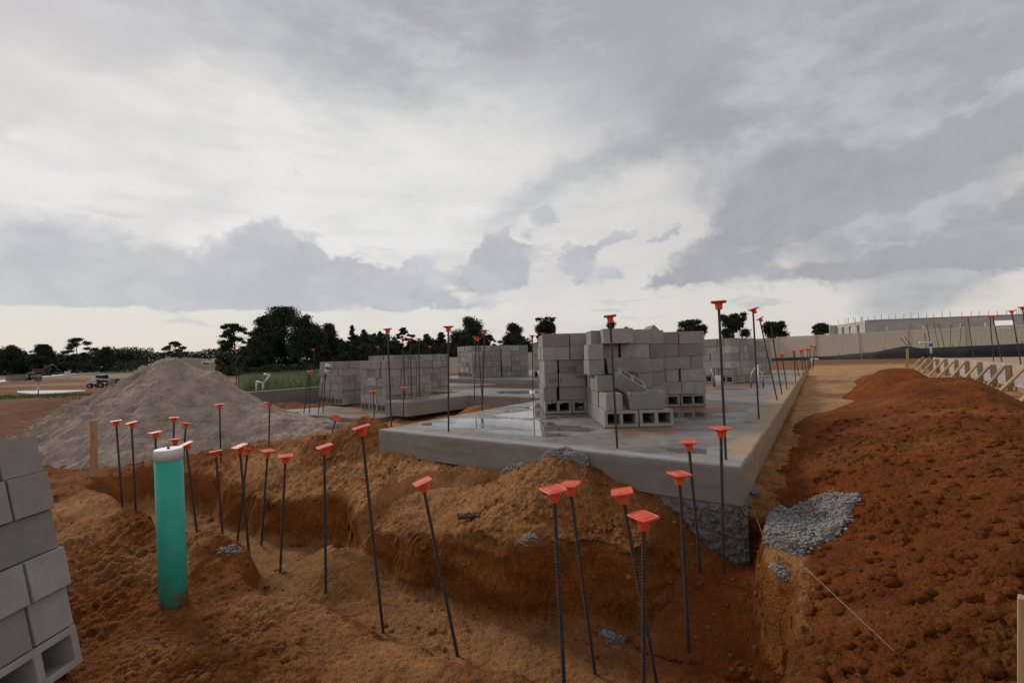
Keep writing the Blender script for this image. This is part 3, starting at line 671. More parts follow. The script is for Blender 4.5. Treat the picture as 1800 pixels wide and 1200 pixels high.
def slab_obj(name, poly, z0, z1, m, parent=None, seed=1):
    V, Fc = prism(poly, z0, z1, seed=seed); me = bpy.data.meshes.new(name); me.from_pydata(V, [], Fc); me.materials.append(m)
    bm = bmesh.new(); bm.from_mesh(me); bmesh.ops.recalc_face_normals(bm, faces=bm.faces[:]); bm.to_mesh(me); bm.free()
    return link(name, me, parent)
main = empty('foundation_slab', ST(0, 0, 0)); MI = -Vector(ST(0, 0, 0))
tag(main, 'large wet grey concrete house slab with puddles in the middle of the site', 'foundation slab')
def under(o, root): o.parent = root; o.location = -root.location; return o
under(slab_obj('slab_body', [(0, 0), (17.5, 0), (17.5, 4.2), (6.3, 4.2), (6.3, 8.0), (7.9, 8.0), (7.9, 12.28), (5.0, 12.28), (5.0, 6.95), (2.6, 6.95), (2.6, 6.3), (4.3, 6.1), (4.3, 4.0), (0, 4.0)], -.29, 0, M_SLAB, seed=3), main)
# ragged footing under the corner
def rough_sheet(name, org, ux, uz, w, h, m, nu=150, nv=90, amp=.05, seed=5, nrm=None):
    u = np.linspace(0, 1, nu); v = np.linspace(0, 1, nv); U, V_ = np.meshgrid(u, v, indexing='ij'); U = U.ravel(); V_ = V_.ravel()
    nrm = nrm or Vector(ux).cross(Vector(uz)).normalized()
    d = amp*(.8*lumps(U*w, V_*h, 24, seed)+.6*lumps(U*w, V_*h, 50, seed+1))+.05*fbm(U*w+3, V_*h, 3, 3, seed+2)+.05*V_*0
    d = d*np.minimum(1, np.minimum(V_*8, 1))
    p = np.array(org)[None]+np.outer(U*w, ux)+np.outer(V_*h, uz)+np.outer(d, nrm)
    return mesh_np(name, p, grid_faces(nu, nv), m, True)
o = link('rough_footing', rough_sheet('rough_footing', ST(.02, -.03, -.285), -Vector(ST(0, 0))+Vector(ST(0, 1)), (0, 0, -1), .95, .52, M_ROUGH, nrm=Vector((-E1[0], -E1[1], 0)))); under(o, main)
o = link('rough_footing', rough_sheet('rough_footing', ST(-.02, .03, -.285), Vector((*E1, 0)), (0, 0, -1), 1.0, .5, M_ROUGH, nrm=Vector((-E2[0], -E2[1], 0)), seed=15)); under(o, main)
low = empty('lower_slab', ST(2.35, 6.98, -.33)); tag(low, 'low concrete slab under the two leftmost block stacks', 'foundation slab')
under(slab_obj('slab_body', [(2.25, 6.97), (3.55, 6.97), (3.55, 12.2), (2.1, 12.2)], -.55, -.33, M_SLABD, seed=8), low)
bk = empty('back_slab', ST(8.3, 4.3, .1)); tag(bk, 'raised concrete slab carrying the pair of distant block stacks', 'foundation slab')
under(slab_obj('slab_body', [(8.3, 4.3), (17, 4.3), (17, 12.2), (8.9, 12.2)], -.5, .1, M_SLAB, seed=9), bk)
kw = empty('stem_wall', ST(2.0, 12.3, 0)); tag(kw, 'low dark concrete stem wall bordering the grass at left', 'stem wall')
under(slab_obj('wall_body', [(1.9, 12.3), (8.5, 12.3), (8.5, 12.52), (1.9, 12.52)], -.6, .07, M_WALLC, seed=10), kw)
# right hand slab with its timber forms
rs = empty('formed_slab', ST(0, -3.86, .39)); tag(rs, 'neighbouring raised slab at right behind form boards', 'foundation slab')
under(slab_obj('slab_body', [(-2, -3.9), (-2, -12), (17.5, -12), (17.5, -3.9)], -.3, .388, M_SLAB, seed=12), rs)
fm = empty('slab_formwork', ST(0, -3.86, 0)); tag(fm, 'long timber formwork of grey boards with diagonal wooden braces', 'formwork')
bang = math.atan2(E1[1], E1[0])
for k in range(5):
    for j in range(2):
        m_ = box_mesh('form_board', (3.86, .036, .236), M_FORM, .003)
        under(link('form_board', m_, rot=(0, 0, bang)), fm).location = ST(-1+k*3.9+1.95, -3.88-.004*j*(-1)**k, .28-.242*j)-fm.location
stake_me = box_mesh('form_stake', (.04, .085, .62), M_WOOD, .002); brace_me = box_mesh('diagonal_brace', (.036, .086, .80), M_WOOD, .002); brace_g = box_mesh('diagonal_brace', (.036, .086, .80), M_WOODG, .002)
stk = [6.9, 7.9, 8.8, 9.73, 10.6, 11.5, 12.5, 13.5, 14.6, 15.7, 16.8, 17.9]
for i, Zk in enumerate(stk):
    Xk = .678*Zk+4.0; s, t = toST(Xk, Zk)
    a = ST(s, -3.815, .06+random.uniform(-.02, .03)); o = link('form_stake', stake_me, fm, a-fm.location, (random.uniform(-.04, .04), random.uniform(-.05, .05), bang+random.uniform(-.1, .1)))
    top = ST(s+.03, -3.76, .33+random.uniform(-.03, .03)); ft = ST(s-.1, -3.30+random.uniform(-.05, .05), -.28)
    mid = (top+ft)/2; q = (top-ft).to_track_quat('Z', 'X'); o = link('diagonal_brace', brace_g if i in (4, 9, 3) else brace_me, fm, mid-fm.location); o.rotation_euler = q.to_euler(); o.scale = (1, 1, (top-ft).length/.80)

# ------------------------------------------------------------------ concrete blocks
BL, BW, BH = .388, .188, .190
def block_mesh(seed, chips=True):
    r = random.Random(seed); bm = bmesh.new()
    xs = [-BL/2, -BL/2+.034, -.018, .018, BL/2-.034, BL/2]; ys = [-BW/2, -BW/2+.033, BW/2-.033, BW/2]
    vt = {}
    def v(i, j, k):
        if (i, j, k) not in vt:
            tap = .006 if k == 0 else 0; x = xs[i]; y = ys[j]
            if i in (1, 3): x -= -tap if False else -tap*0
            vt[(i, j, k)] = bm.verts.new((x, y, -BH/2 if k == 0 else BH/2))
        return vt[(i, j, k)]
    hole = lambda i, j: j == 1 and i in (1, 3)
    for i in range(5):
        for j in range(3):
            if hole(i, j):
                a = [(i, j), (i+1, j), (i+1, j+1), (i, j+1)]
                for p_, q_ in zip(a, a[1:]+a[:1]): bm.faces.new([v(*p_, 0), v(*q_, 0), v(*q_, 1), v(*p_, 1)])
                continue
            bm.faces.new([v(i, j, 1), v(i+1, j, 1), v(i+1, j+1, 1), v(i, j+1, 1)]); bm.faces.new([v(i, j, 0), v(i, j+1, 0), v(i+1, j+1, 0), v(i+1, j, 0)])
    for i in range(5):
        bm.faces.new([v(i, 0, 0), v(i+1, 0, 0), v(i+1, 0, 1), v(i, 0, 1)]); bm.faces.new([v(i, 3, 0), v(i, 3, 1), v(i+1, 3, 1), v(i+1, 3, 0)])
    for j in range(3):
        bm.faces.new([v(0, j, 0), v(0, j, 1), v(0, j+1, 1), v(0, j+1, 0)]); bm.faces.new([v(5, j, 0), v(5, j+1, 0), v(5, j+1, 1), v(5, j, 1)])
    bmesh.ops.recalc_face_normals(bm, faces=bm.faces[:])
    es = [e for e in bm.edges if e.calc_face_angle(0) > .5]
    bmesh.ops.bevel(bm, geom=es, offset=.0035, segments=1, affect='EDGES')
    for vv in bm.verts:
        vv.co += Vector((r.uniform(-1, 1), r.uniform(-1, 1), r.uniform(-1, 1)))*.0011
    return bm_mesh('block', bm, M_BLOCK)
BM = [block_mesh(k) for k in range(5)]
def block(parent, loc, yaw=0, orient='up', jit=1., name='block', rot=None):
    r = random.uniform
    if rot is None:
        if orient == 'up': q = Matrix.Rotation(yaw+r(-.012, .012)*jit, 3, 'Z')
        else: q = Matrix.Rotation(yaw+r(-.01, .01)*jit, 3, 'Z') @ Matrix.Rotation(math.pi/2, 3, 'X')   # cores horizontal
    else: q = rot
    if random.random() < .5: q = q @ Matrix.Rotation(math.pi, 3, 'Z')
    o = link(name, random.choice(BM), parent, loc); o.rotation_euler = q.to_euler(); return o
CH = .1935
def cube_stack(label, corner, yaw, nb=3, strips=3, rows=6, group='palletised stacks of grey concrete blocks', side_v='cores', skip=None, left_corner=True, tilt=None, sidecells=()):
    """corner: ground point of the left end of the front face; u runs right along the front, v runs back"""
    root = empty('block_stack', corner, (0, 0, yaw)); tag(root, label, 'block stack', group)
    if tilt: root.rotation_euler = tilt
    Wd = nb*.40
    v0_u = lambda i, j: i*.40+.1+.2*j
    for k in range(rows):
        z = k*CH+CH/2
        off = random.uniform(-.018, .018)
        for sp in range(strips):
            v0 = sp*.40
            if k == 0:
                for i in range(nb):
                    for j in range(2):
                        if not (i in (0, nb-1) or (sp == 0 and j == 0) or (sp == strips-1 and j == 1) or side_v == 'u'): continue
                        if side_v == 'u': block(root, (v0_u(i, j), v0+.2, z), math.pi/2, 'side')
                        else: block(root, (i*.40+.2+random.uniform(-.003, .003), v0+j*.2+.1, z), 0, 'side')
                continue
            # pattern of headers (H) and stretcher pairs (S)
            pats = {3: ['SSS', 'HSSH', 'HHSS', 'SSHH', 'SHHS', 'HSHS', 'SHSH', 'HSSH'], 2: ['SS', 'HSH', 'HHS', 'SHH'], 4: ['SSSS', 'HSSSH', 'SHSHS', 'HSHSS', 'SSHHS']}
            pt = random.choice(pats[nb]); used_ = sum(.390 if c == 'S' else .190 for c in pt); slack = Wd-used_
            gaps = [random.random()**2 for _ in range(max(1, len(pt)-1))]; sg = sum(gaps) or 1; x = 0
            for n_, c in enumerate(pt):
                w = .390 if c == 'S' else .190
                edge = n_ in (0, len(pt)-1)
                vis = edge or sp in (0, strips-1) or k == rows-1
                if vis and not (skip and skip(k, sp, n_, x+w/2)):
                    jv = random.uniform(-.010, .010)+(random.choice((0, 0, 0, -.022)) if sp == 0 else 0)
                    if c == 'H': block(root, (x+w/2+off, v0+.2+jv, z), math.pi/2)
                    else:
                        for j in range(2):
                            if edge or (sp == 0 and j == 0) or (sp == strips-1 and j == 1) or k == rows-1:
                                block(root, (x+w/2+off, v0+.1+.2*j+jv, z), 0)
                x += w
                if n_ < len(pt)-1: x += slack*gaps[n_]/sg
    return root
random.seed(21)
def left_from_corner(cx, cy, deg, z, nb=3):
    """near vertical corner = right end of the front face; front face runs away to the left; returns the left end"""
    a = math.radians(deg); return Vector((cx-math.cos(a)*.4*nb, cy+math.sin(a)*.4*nb, z)), -a
q = G(957.5, 728, 0); sL = cube_stack('tall grey block stack with handwriting, left end of the big central group', (q.x, q.y, 0), 0.0)
q = G(1242, 713.5, 0); sR = cube_stack('broad grey block stack at the right end of the central group', (q.x-1.2, q.y, 0), 0.0, nb=3)
q = G(1115, 731, 0); cube_stack('narrow block stack squeezed between the left and right central stacks', (1.33, 6.42, 0), 0.0, nb=2, strips=1)
q = G(1063, 752.3, 0); sN = cube_stack('nearest block stack, partly taken down to its hollow bottom course', (q.x, q.y, 0), 0.0, nb=2,
     skip=lambda k, sp, n, x: sp < 2 if k > 1 else (sp == 0 if k == 1 else False))
nx0, ny0 = q.x, q.y
# loose blocks of the taken-down stack: each its own thing
random.seed(5)
def loose(label, loc, rot, group='loose concrete blocks on the nearest stack'):
    o = block(None, loc, rot=rot, name='concrete_block'); tag(o, label, 'concrete block', group); return o
Rz = lambda a: Matrix.Rotation(a, 3, 'Z'); Rx = lambda a: Matrix.Rotation(a, 3, 'X'); Ry = lambda a: Matrix.Rotation(a, 3, 'Y')
loose('upright grey block standing end-on at the front left of the broken stack', (nx0+.12, ny0+.21, CH*1.5), Rz(math.pi/2+.03))
loose('grey block at the front showing its two open cells on top', (nx0+.50, ny0+.13, CH*1.5+.002), Rz(-.05))
loose('grey block lying right behind the open-celled block', (nx0+.68, ny0+.40, CH*1.5), Rz(math.pi/2))
loose('grey block in the second course behind the end-on block', (nx0+.12, ny0+.62, CH*1.5), Rz(math.pi/2-.02))
loose('slanting grey block leaning back with its cells facing up', (nx0+.40, ny0+.46, CH*2.42), Rz(.15) @ Ry(.55) @ Rx(math.radians(28)))
loose('grey block end-on above the upright one in the broken stack', (nx0+.08, ny0+.55, CH*2.5+.002), Rz(math.pi/2+.06))
loose('tilted grey block resting over the slanting block', (nx0+.37, ny0+.66, CH*3.62), Rz(-.04) @ Ry(-.07))
loose('grey block stacked just left of the tilted block', (nx0+.02, ny0+.70, CH*3.5+.002), Rz(math.pi/2+.02))
loose('grey block in fifth course at the left of the broken stack', (nx0+.02, ny0+.70, CH*4.5+.004), Rz(math.pi/2-.03))
loose('wide grey block projecting from the top course of the broken stack', (nx0+.33, ny0+.70, CH*5.55), Rz(.02))
p = P(1143, 585, 6.95); loose('block turned on its corner like a roof at the very top of the central group', (p.x, 6.93, 1.125), Ry(math.radians(45)) @ Rz(math.pi/2))
sb = empty('spare'); bpy.data.objects.remove(sb)
# other stacks
c, a = left_from_corner(-2.81, 10.0, 46, -.33); cube_stack('block stack with open cells in its bottom course, nearest of the left row', c, a)
c, a = left_from_corner(-4.54, 12.1, 40, -.33); cube_stack('leftmost block stack, standing beside the white bottle on the bars', c, a, side_v='')
q_ = P(702, 684, 12.6); c, a = left_from_corner(q_.x, q_.y, 30, 0); cube_stack('block stack on the slab directly behind the nearest one of the left row', c, a, rows=5)
q_ = P(745, 680, 13.0); c, a = left_from_corner(q_.x, q_.y, 30, 0); cube_stack('rightmost block stack of the left row, with smooth joints', c, a, rows=5)
c, a = left_from_corner(-1.45, 16.3, 58, .1); cube_stack('left stack of the distant pair in front of the dark oak', c, a)
cc = Vector((-1.45, 16.3, 0))+Vector((.848, .53, 0))*1.25; c, a = left_from_corner(cc.x, cc.y, 58, .1); cube_stack('right stack of the distant pair in front of the dark oak', c, a)
q_ = P(938, 650, 15.5); cube_stack('small distant block stack peeking out left of the central group', (q_.x, q_.y, .1), -.15)
c, a = left_from_corner(5.62, 11.65, 55, 0); cube_stack('block stack right of the central group behind the red and blue pipes', c, a)
c, a = left_from_corner(P(1330, 650, 15.3).x, 15.3, 50, 0); cube_stack('farthest block stack on the slab, next to the tan fence', c, a)
# leaning stack in the left foreground
q_ = P(151, 1160, 2.32)
lean = math.radians(-12.3)
root = cube_stack('leaning stack of grey blocks cut off by the left edge of the picture', (0, 0, 0), 0, nb=3, strips=3, side_v='u')
# its right face is seen; put its far right bottom corner at q_
mt = Matrix.Translation(q_) @ Matrix.Rotation(lean, 4, 'Y') @ Matrix.Rotation(math.radians(1.5), 4, 'Z') @ Matrix.Translation((-1.2*1.02, -1.2*1.02, 0))
root.rotation_euler = mt.to_euler(); root.location = mt.translation; root.scale = (1.02,)*3
# handwriting on blocks of the left central stack
def lettering(txt, px, py, Z, size, parent, nx=0):
    cu = bpy.data.curves.new('lettering', 'FONT'); cu.body = txt; cu.size = size; cu.extrude = .0006; cu.offset = -.0004; cu.resolution_u = 2
    ob = bpy.data.objects.new('lettering', cu); COL.objects.link(ob)
    dg = bpy.context.evaluated_depsgraph_get(); me = bpy.data.meshes.new_from_object(ob.evaluated_get(dg)); bpy.data.objects.remove(ob)
    me.materials.clear(); me.materials.append(M_LETTER)
    p = P(px, py, Z); o = link('handwriting', me, parent); o.location = Vector((p.x, parent.location.y-.026, p.z))-parent.location; o.rotation_euler = (math.pi/2, .03, 0); return o
lettering('103', 997, 652, 6.53, .09, sL); lettering('TANGSIN', 1010, 665, 6.53, .075, sL); lettering('J1507', 966, 672, 6.53, .08, sL); lettering('9', 1033, 690, 6.53, .08, sL)

# ------------------------------------------------------------------ rebar with caps
def rebar_mesh(ribs):
    L = 1.2; V = []; Fc = []; n = 8; r = .0106
    if ribs:
        zs = []; z = 0
        while z < L: zs += [(z, r*.93), (z+.006, r*.93), (z+.0075, r*1.14), (z+.0105, r*1.14), (z+.012, r*.93)]; z += .016
        zs.append((L, r))
    else: zs = [(0, r), (L, r)]
    for z, q in zs:
        for k in range(n): V.append((q*math.cos(2*math.pi*k/n), q*math.sin(2*math.pi*k/n), z))
    for i in range(len(zs)-1):
        for k in range(n): Fc.append((i*n+k, i*n+(k+1) % n, (i+1)*n+(k+1) % n, (i+1)*n+k))
    Fc.append(tuple(range(n))[::-1]); Fc.append(tuple((len(zs)-1)*n+k for k in range(n)))
    me = bpy.data.meshes.new('bar'); me.from_pydata(V, [], Fc); me.materials.append(M_BAR); return me
BAR_R, BAR_P = rebar_mesh(True), rebar_mesh(False)
def cap_mesh():
    bm = bmesh.new(); a = .0575
    # plate as a rounded square ring stack
    def ring(sz, z, rad, n=20, sq=1.):
        out = []
        for k in range(n):
            an = 2*math.pi*(k+.5)/n; c, s = math.cos(an), math.sin(an)
            m_ = max(abs(c), abs(s)); f = sz/m_ if sq == 1 else rad
            x, y = c*f, s*f
            if sq == 1:   # corner rounding
                L = math.hypot(x, y); lim = sz*1.32; x, y = (x*lim/L, y*lim/L) if L > lim else (x, y)
            out.append(bm.verts.new((x, y, z)))
        return out
    rings = [ring(a-.003, 0, 0), ring(a, -.003, 0), ring(a, -.008, 0), ring(a-.004, -.010, 0), ring(0, -.013, .038, sq=0), ring(0, -.024, .0285, sq=0), ring(0, -.066, .0255, sq=0), ring(0, -.067, .013, sq=0)]
    for r1, r2 in zip(rings, rings[1:]):
        for k in range(20): bm.faces.new([r1[k], r1[(k+1) % 20], r2[(k+1) % 20], r2[k]])
    i1 = ring(a-.008, 0, 0); i2 = ring(a-.010, -.0022, 0); i3 = ring(a-.026, -.0022, 0); i4 = ring(a-.028, 0, 0)
    chain = [rings[0], i1, i2, i3, i4]
    for r1, r2 in zip(chain, chain[1:]):
        for k in range(20): bm.faces.new([r1[k], r2[k], r2[(k+1) % 20], r1[(k+1) % 20]])
    bm.faces.new(i4); bm.faces.new(rings[-1][::-1])
    # four small gussets under the plate
    for k in range(4):
        an = math.pi/2*k; add_box(bm, (math.cos(an)*.038, math.sin(an)*.038, -.0145), (.026, .004, .010), Matrix.Rotation(an, 3, 'Z'))
    return bm_mesh('cap', bm, M_CAP)
CAP = cap_mesh()
random.seed(99)
def rebar(label, cx, cy, bx, by, Z=None, zb=None, yaw=None, cap=True, group='capped rebar dowels', ribs=False, sink=.06, tilt=0, pitch=0):
    """base pixel at depth Z (or on level zb); top pixel at the same depth"""
    if Z is None: b = G(bx, by, zb); Z = (b-CP).dot(fv)
    else: b = P(bx, by, Z)
    tpt = P(cx, cy, Z)
    ax = (tpt-b).normalized(); b = b-ax*sink; L = (tpt-b).length
    root = empty('rebar', b); q = Vector((0, 0, 1)).rotation_difference(ax); root.rotation_euler = q.to_euler()
    tag(root, label, 'rebar', group)
    link('bar', BAR_R if ribs else BAR_P, root, (0, 0, 0), None, (1, 1, (L-.012)/1.2))
    if cap: link('cap', CAP, root, (0, 0, L), (pitch+random.uniform(-.05, .05), tilt+random.uniform(-.05, .05), random.uniform(0, math.pi/2) if yaw is None else math.radians(yaw)-math.atan2(b.x, b.y)))
    return root
T = 'capped rebar dowels standing in the trench'
rebar('nearest rebar, its orange cap turned corner-on above the trench', 1131, 905, 1131, 1330, Z=2.15, yaw=45, ribs=True, group=T)
rebar('leaning rebar just left of the nearest one, crossing behind it', 1093, 862, 1172, 1300, Z=2.42, yaw=8, ribs=True, group=T)
rebar('rebar with a broad cap overlapping its right neighbour before the mound', 973, 858, 997, 1300, Z=2.3, yaw=32, ribs=True, group=T)
rebar('rebar whose cap is tucked behind its left neighbour, splashed grey at its foot', 1001, 849, 1047, 1192, Z=2.62, yaw=70, ribs=True, group=T)
rebar('upright rebar right of the mound with a bare grey foot', 1194, 831, 1212, 1162, Z=2.73, yaw=38, ribs=True, group=T)
rebar('leaning rebar in front of the ragged footing below the slab corner', 1210, 775, 1238, 1074, Z=3.22, yaw=2, ribs=True, group=T)
rebar('short rebar against the slab corner above the rough footing', 1267, 751, 1272, 993, Z=3.12, yaw=45, ribs=True, group=T)
rebar('strongly leaning rebar at the left end of the mound, alone', 742, 845, 803, 1146, Z=2.88, yaw=18, ribs=True, group=T, tilt=-.12)
rebar('tall leaning rebar whose cap covers the soil before the slab left corner', 635, 749, 673, 1106, Z=3.12, yaw=12, ribs=True, group=T, tilt=-.15)
rebar('straight upright rebar between the tall leaning one and the left cluster', 570, 783, 573, 1060, Z=3.48, yaw=15, ribs=True, group=T, tilt=-.22)
rebar('rebar leaning slightly left beside a straight upright one', 502, 800, 492, 1018, Z=3.9, yaw=5, ribs=True, group=T)
rebar('rebar with level cap near the cut bank, third from the straight one', 471, 791, 459, 964, Z=4.6, yaw=25, group=T)
rebar('front rebar of the crossed pair with two caps touching', 421, 783, 440, 1000, Z=4.1, yaw=30, group=T, tilt=-.2)
rebar('rear rebar of the crossed pair, its cap tipped downwards', 436, 788, 417, 952, Z=4.7, yaw=48, group=T, tilt=.35)
rebar('rebar right of the green pipe with a square level cap', 379, 792, 393, 958, Z=4.7, yaw=5, group=T)
rebar('rebar beside the green pipe, its cap tipped up to the right', 327, 779, 348, 950, Z=4.85, yaw=20, group=T, tilt=-.3)
rebar('rebar mostly hidden behind the green pipe, low cap at its top edge', 308, 771, 312, 915, Z=5.2, yaw=60, group=T)
rebar('rebar just left of the green pipe with a wide tipped cap', 273, 759, 278, 933, Z=5.1, yaw=22, group=T, tilt=-.12)
rebar('second rebar from the left at the far end of the trench', 231, 742, 239.5, 912, Z=5.5, yaw=15, group=T, tilt=-.15)
rebar('leftmost trench rebar, next to the wooden stake', 204, 739, 216, 902, Z=5.75, yaw=0, group=T)
rebar('rebar standing against the sand pile, higher than the pipe, left of two', 306, 733, 303, 860, Z=6.2, yaw=0, group=T)
rebar('rebar standing against the sand pile leaning left, right of two', 327, 743, 318, 862, Z=6.1, yaw=40, group=T, tilt=.12)
G2 = 'capped rebar dowels around the slabs'
rebar('thin rebar before the middle of the grey sand pile', 386, 710, 389, 842, Z=6.35, yaw=0, group=G2)
rebar('thin rebar at the right foot of the grey sand pile', 474, 709, 472.5, 805, Z=6.8, yaw=50, group=G2, tilt=.2)
rebar('rebar on the front left corner of the main slab', 681, 577, 688, 746, zb=0, yaw=0, group=G2)
rebar('rebar on the slab edge before the puddles', 788, 573, 788.5, 758, zb=0, yaw=12, group=G2)
rebar('rusty rebar on the slab front in line with the central block group', 1072, 554, 1085, 787, zb=0, yaw=0, group=G2)
rebar('tall rebar on the slab front right corner, highest cap in view', 1263, 529, 1276, 807, zb=0, yaw=0, group=G2)
rebar('rebar on the right slab edge, second from the front corner', 1323.5, 542, 1334, 736, zb=0, yaw=20, group=G2, tilt=-.3)
rebar('leaning rebar on the right slab edge, third from the corner', 1335, 559, 1366, 703, zb=0, yaw=20, group=G2, tilt=-.3)
rebar('bare leaning rebar without cap on the right slab edge', 1355, 572, 1374.5, 693, zb=0, cap=False, group='rebar dowels without caps')
rebar('short capped rebar past the bare one on the right slab edge', 1374, 622, 1383.5, 684, zb=0, group=G2)
rebar('upright capped rebar in the far half of the right slab edge', 1395, 616, 1398.6, 670, zb=0, group=G2)
rebar('leaning rebar touching caps with the upright one, far half of slab edge', 1396, 619, 1405, 661, zb=0, group=G2)
for i, (a_, b_, c_, d_) in enumerate([(1407, 615, 1412, 654), (1410, 613.5, 1416.5, 649.5), (1418, 613, 1421.5, 646), (1422, 613, 1424, 645), (1426, 607, 1424.5, 643), (1431, 609, 1428.5, 647), (1434, 608.5, 1430, 642)]):
    rebar('tiny capped rebar clustered at the far slab end, %s' % ['leftmost one', 'second from its left', 'third from its left', 'middle one', 'tallest one', 'second from its right', 'rightmost one'][i], a_, b_, c_, d_, Z=13.5+.5*i, group=G2)
rebar('rebar at the pit corner whose cap stands before the dark oak', 852, 580, 847.5, 719, Z=7.3, yaw=45, group=G2)
rebar('leaning rebar crossing behind the one at the pit corner', 840, 594, 847.5, 700, Z=9.9, yaw=60, group=G2, tilt=.25)
rebar('upright rebar left of the crossing pair at the pit', 836, 592, 834, 698, Z=10, yaw=20, group=G2, tilt=.2)
rebar('rebar on the slab left of the central block group, standing at a puddle', 935.5, 589, 937, 699, Z=8.8, yaw=0, group=G2)
rebar('rebar touching the left side of the central block group', 954, 585, 956, 668, Z=12.4, yaw=30, group=G2)
rebar('left of three capped rebars before the left row of stacks', 708, 595, 712, 701, Z=10.2, yaw=30, group=G2)
rebar('middle of three capped rebars before the left row of stacks', 721, 594, 723.5, 702, Z=10.0, yaw=10, group=G2)
rebar('right of three capped rebars before the left row of stacks', 736, 594.5, 737.5, 702, Z=10.2, yaw=50, group=G2)
rebar('far rebar rising behind the nearest stack of the left row', 664, 609, 664, 690, Z=15, group=G2)
rebar('far rebar rising behind the rightmost stack of the left row', 756, 608.5, 756, 690, Z=16, group=G2)
rebar('rebar before the dense trees behind the leftmost stack', 551, 613.5, 554, 672, Z=15.2, group=G2)
rebar('capped rebar against the grass beyond the sand pile, left of a bare one', 414, 613.5, 416, 690, Z=12.2, group=G2)
rebar('bare rebar beside the capped one beyond the sand pile', 418, 654, 421, 686, Z=12.3, cap=False, group='rebar dowels without caps')
rebar('left rebar of the closed pair before the low slab', 543, 654, 534, 727, Z=10.5, cap=False, group='rebar dowels without caps')
rebar('right rebar of the closed pair at the front of the low slab, capped', 544.5, 652, 544, 727, Z=10.45, yaw=0, group=G2)
rebar('leaning bar under the white bottle before the leftmost stack', 573, 650, 559, 727, Z=10.3, cap=False, group='rebar dowels without caps')
bott = rebar('upright bar carrying the white bottle before the leftmost stack', 573.5, 648, 567.5, 727, Z=10.3, cap=False, group='rebar dowels without caps')
rebar('short rebar with level cap before the open-celled bottom course', 656, 686.5, 658, 742, Z=8.6, yaw=0, group=G2)
rebar('short rebar with level cap beside the orange heap', 709.5, 680.5, 709, 726, Z=8.8, yaw=0, group=G2)
rebar('low rebar with its cap tipped towards the camera in the soil', 591, 734, 585, 757, Z=7.4, yaw=20, group=G2, pitch=.6)
rebar('low rebar with upturned cap behind the soil ridge', 646, 735, 650, 752, Z=7.0, yaw=40, group=G2, pitch=.9)
G3 = 'capped rebar dowels on the right-hand slab'
for lab, a_, b_, c_, d_, cp in [('leftmost capped rebar on the right slab', 1641, 566, 1652, 621, 1), ('second capped rebar on the right slab, leaning left', 1650, 568, 1663, 623, 1),
        ('third capped rebar on the right slab, upright and darker below', 1671.5, 571, 1670, 622, 1), ('fourth capped rebar on the right slab, leaning right', 1690, 571, 1686, 623, 1),
        ('taller fifth capped rebar on the right slab', 1701.5, 557, 1711, 629, 1), ('left of two touching capped rebars on the right slab', 1740, 556, 1746.5, 635, 1), ('right of two touching capped rebars on the right slab', 1745, 555, 1761, 636, 1),
        ('tall capped rebar near the right picture edge', 1778, 545.5, 1794.5, 640, 1), ('highest capped rebar cut by the right picture edge', 1797, 539, 1812, 645, 1)]:
    rebar(lab, a_, b_, c_, d_, zb=.39, group=G3)
for lab, a_, b_, c_, d_ in [('bare rebar left of the capped ones on the right slab', 1629, 568, 1638, 620), ('shorter bare rebar beside the blue valve pipe', 1625, 585, 1630, 622), ('left of two slanting bare bars at the formwork end', 1582, 592, 1610, 626), ('right of two slanting bare bars at the formwork end', 1590, 591, 1612, 624)]:
    rebar(lab, a_, b_, c_, d_, Z=16.5, cap=False, group='rebar dowels without caps')
# white bottle on the bars
bm = bmesh.new()
prof = [(.0, .0), (.036, .002), (.04, .02), (.04, .15), (.028, .185), (.014, .20), (.014, .225), (0, .226)]
vs = []
for r_, z_ in prof:
    vs.append([bm.verts.new((r_*math.cos(k*math.pi/6), r_*math.sin(k*math.pi/6), z_)) for k in range(12)] if r_ > 0 else [bm.verts.new((0, 0, z_))])
for a_, b_ in zip(vs, vs[1:]):
    for k in range(12):
        if len(a_) == 1: bm.faces.new([a_[0], b_[k], b_[(k+1) % 12]])
        elif len(b_) == 1: bm.faces.new([a_[k], a_[(k+1) % 12], b_[0]])
        else: bm.faces.new([a_[k], a_[(k+1) % 12], b_[(k+1) % 12], b_[k]])
bme = bm_mesh('bottle', bm, M_WHITE, True); bo = link('plastic_bottle', bme); p = P(573.3, 657, 10.3)
bo.location = P(577, 640, 10.3); bo.rotation_euler = (math.pi, .22, 0); bo.scale = (1.35, 1.35, 1.0)
bo.location = P(577, 640, 10.3); tag(bo, 'white plastic bottle stuck upside down on a bar', 'bottle')
lb = link('bottle_label', tube('bottle_label', [(0, 0, .05), (0, 0, .11)], .0405, plain('label_blue', (.12, .12, .35), .5), 12), bo)

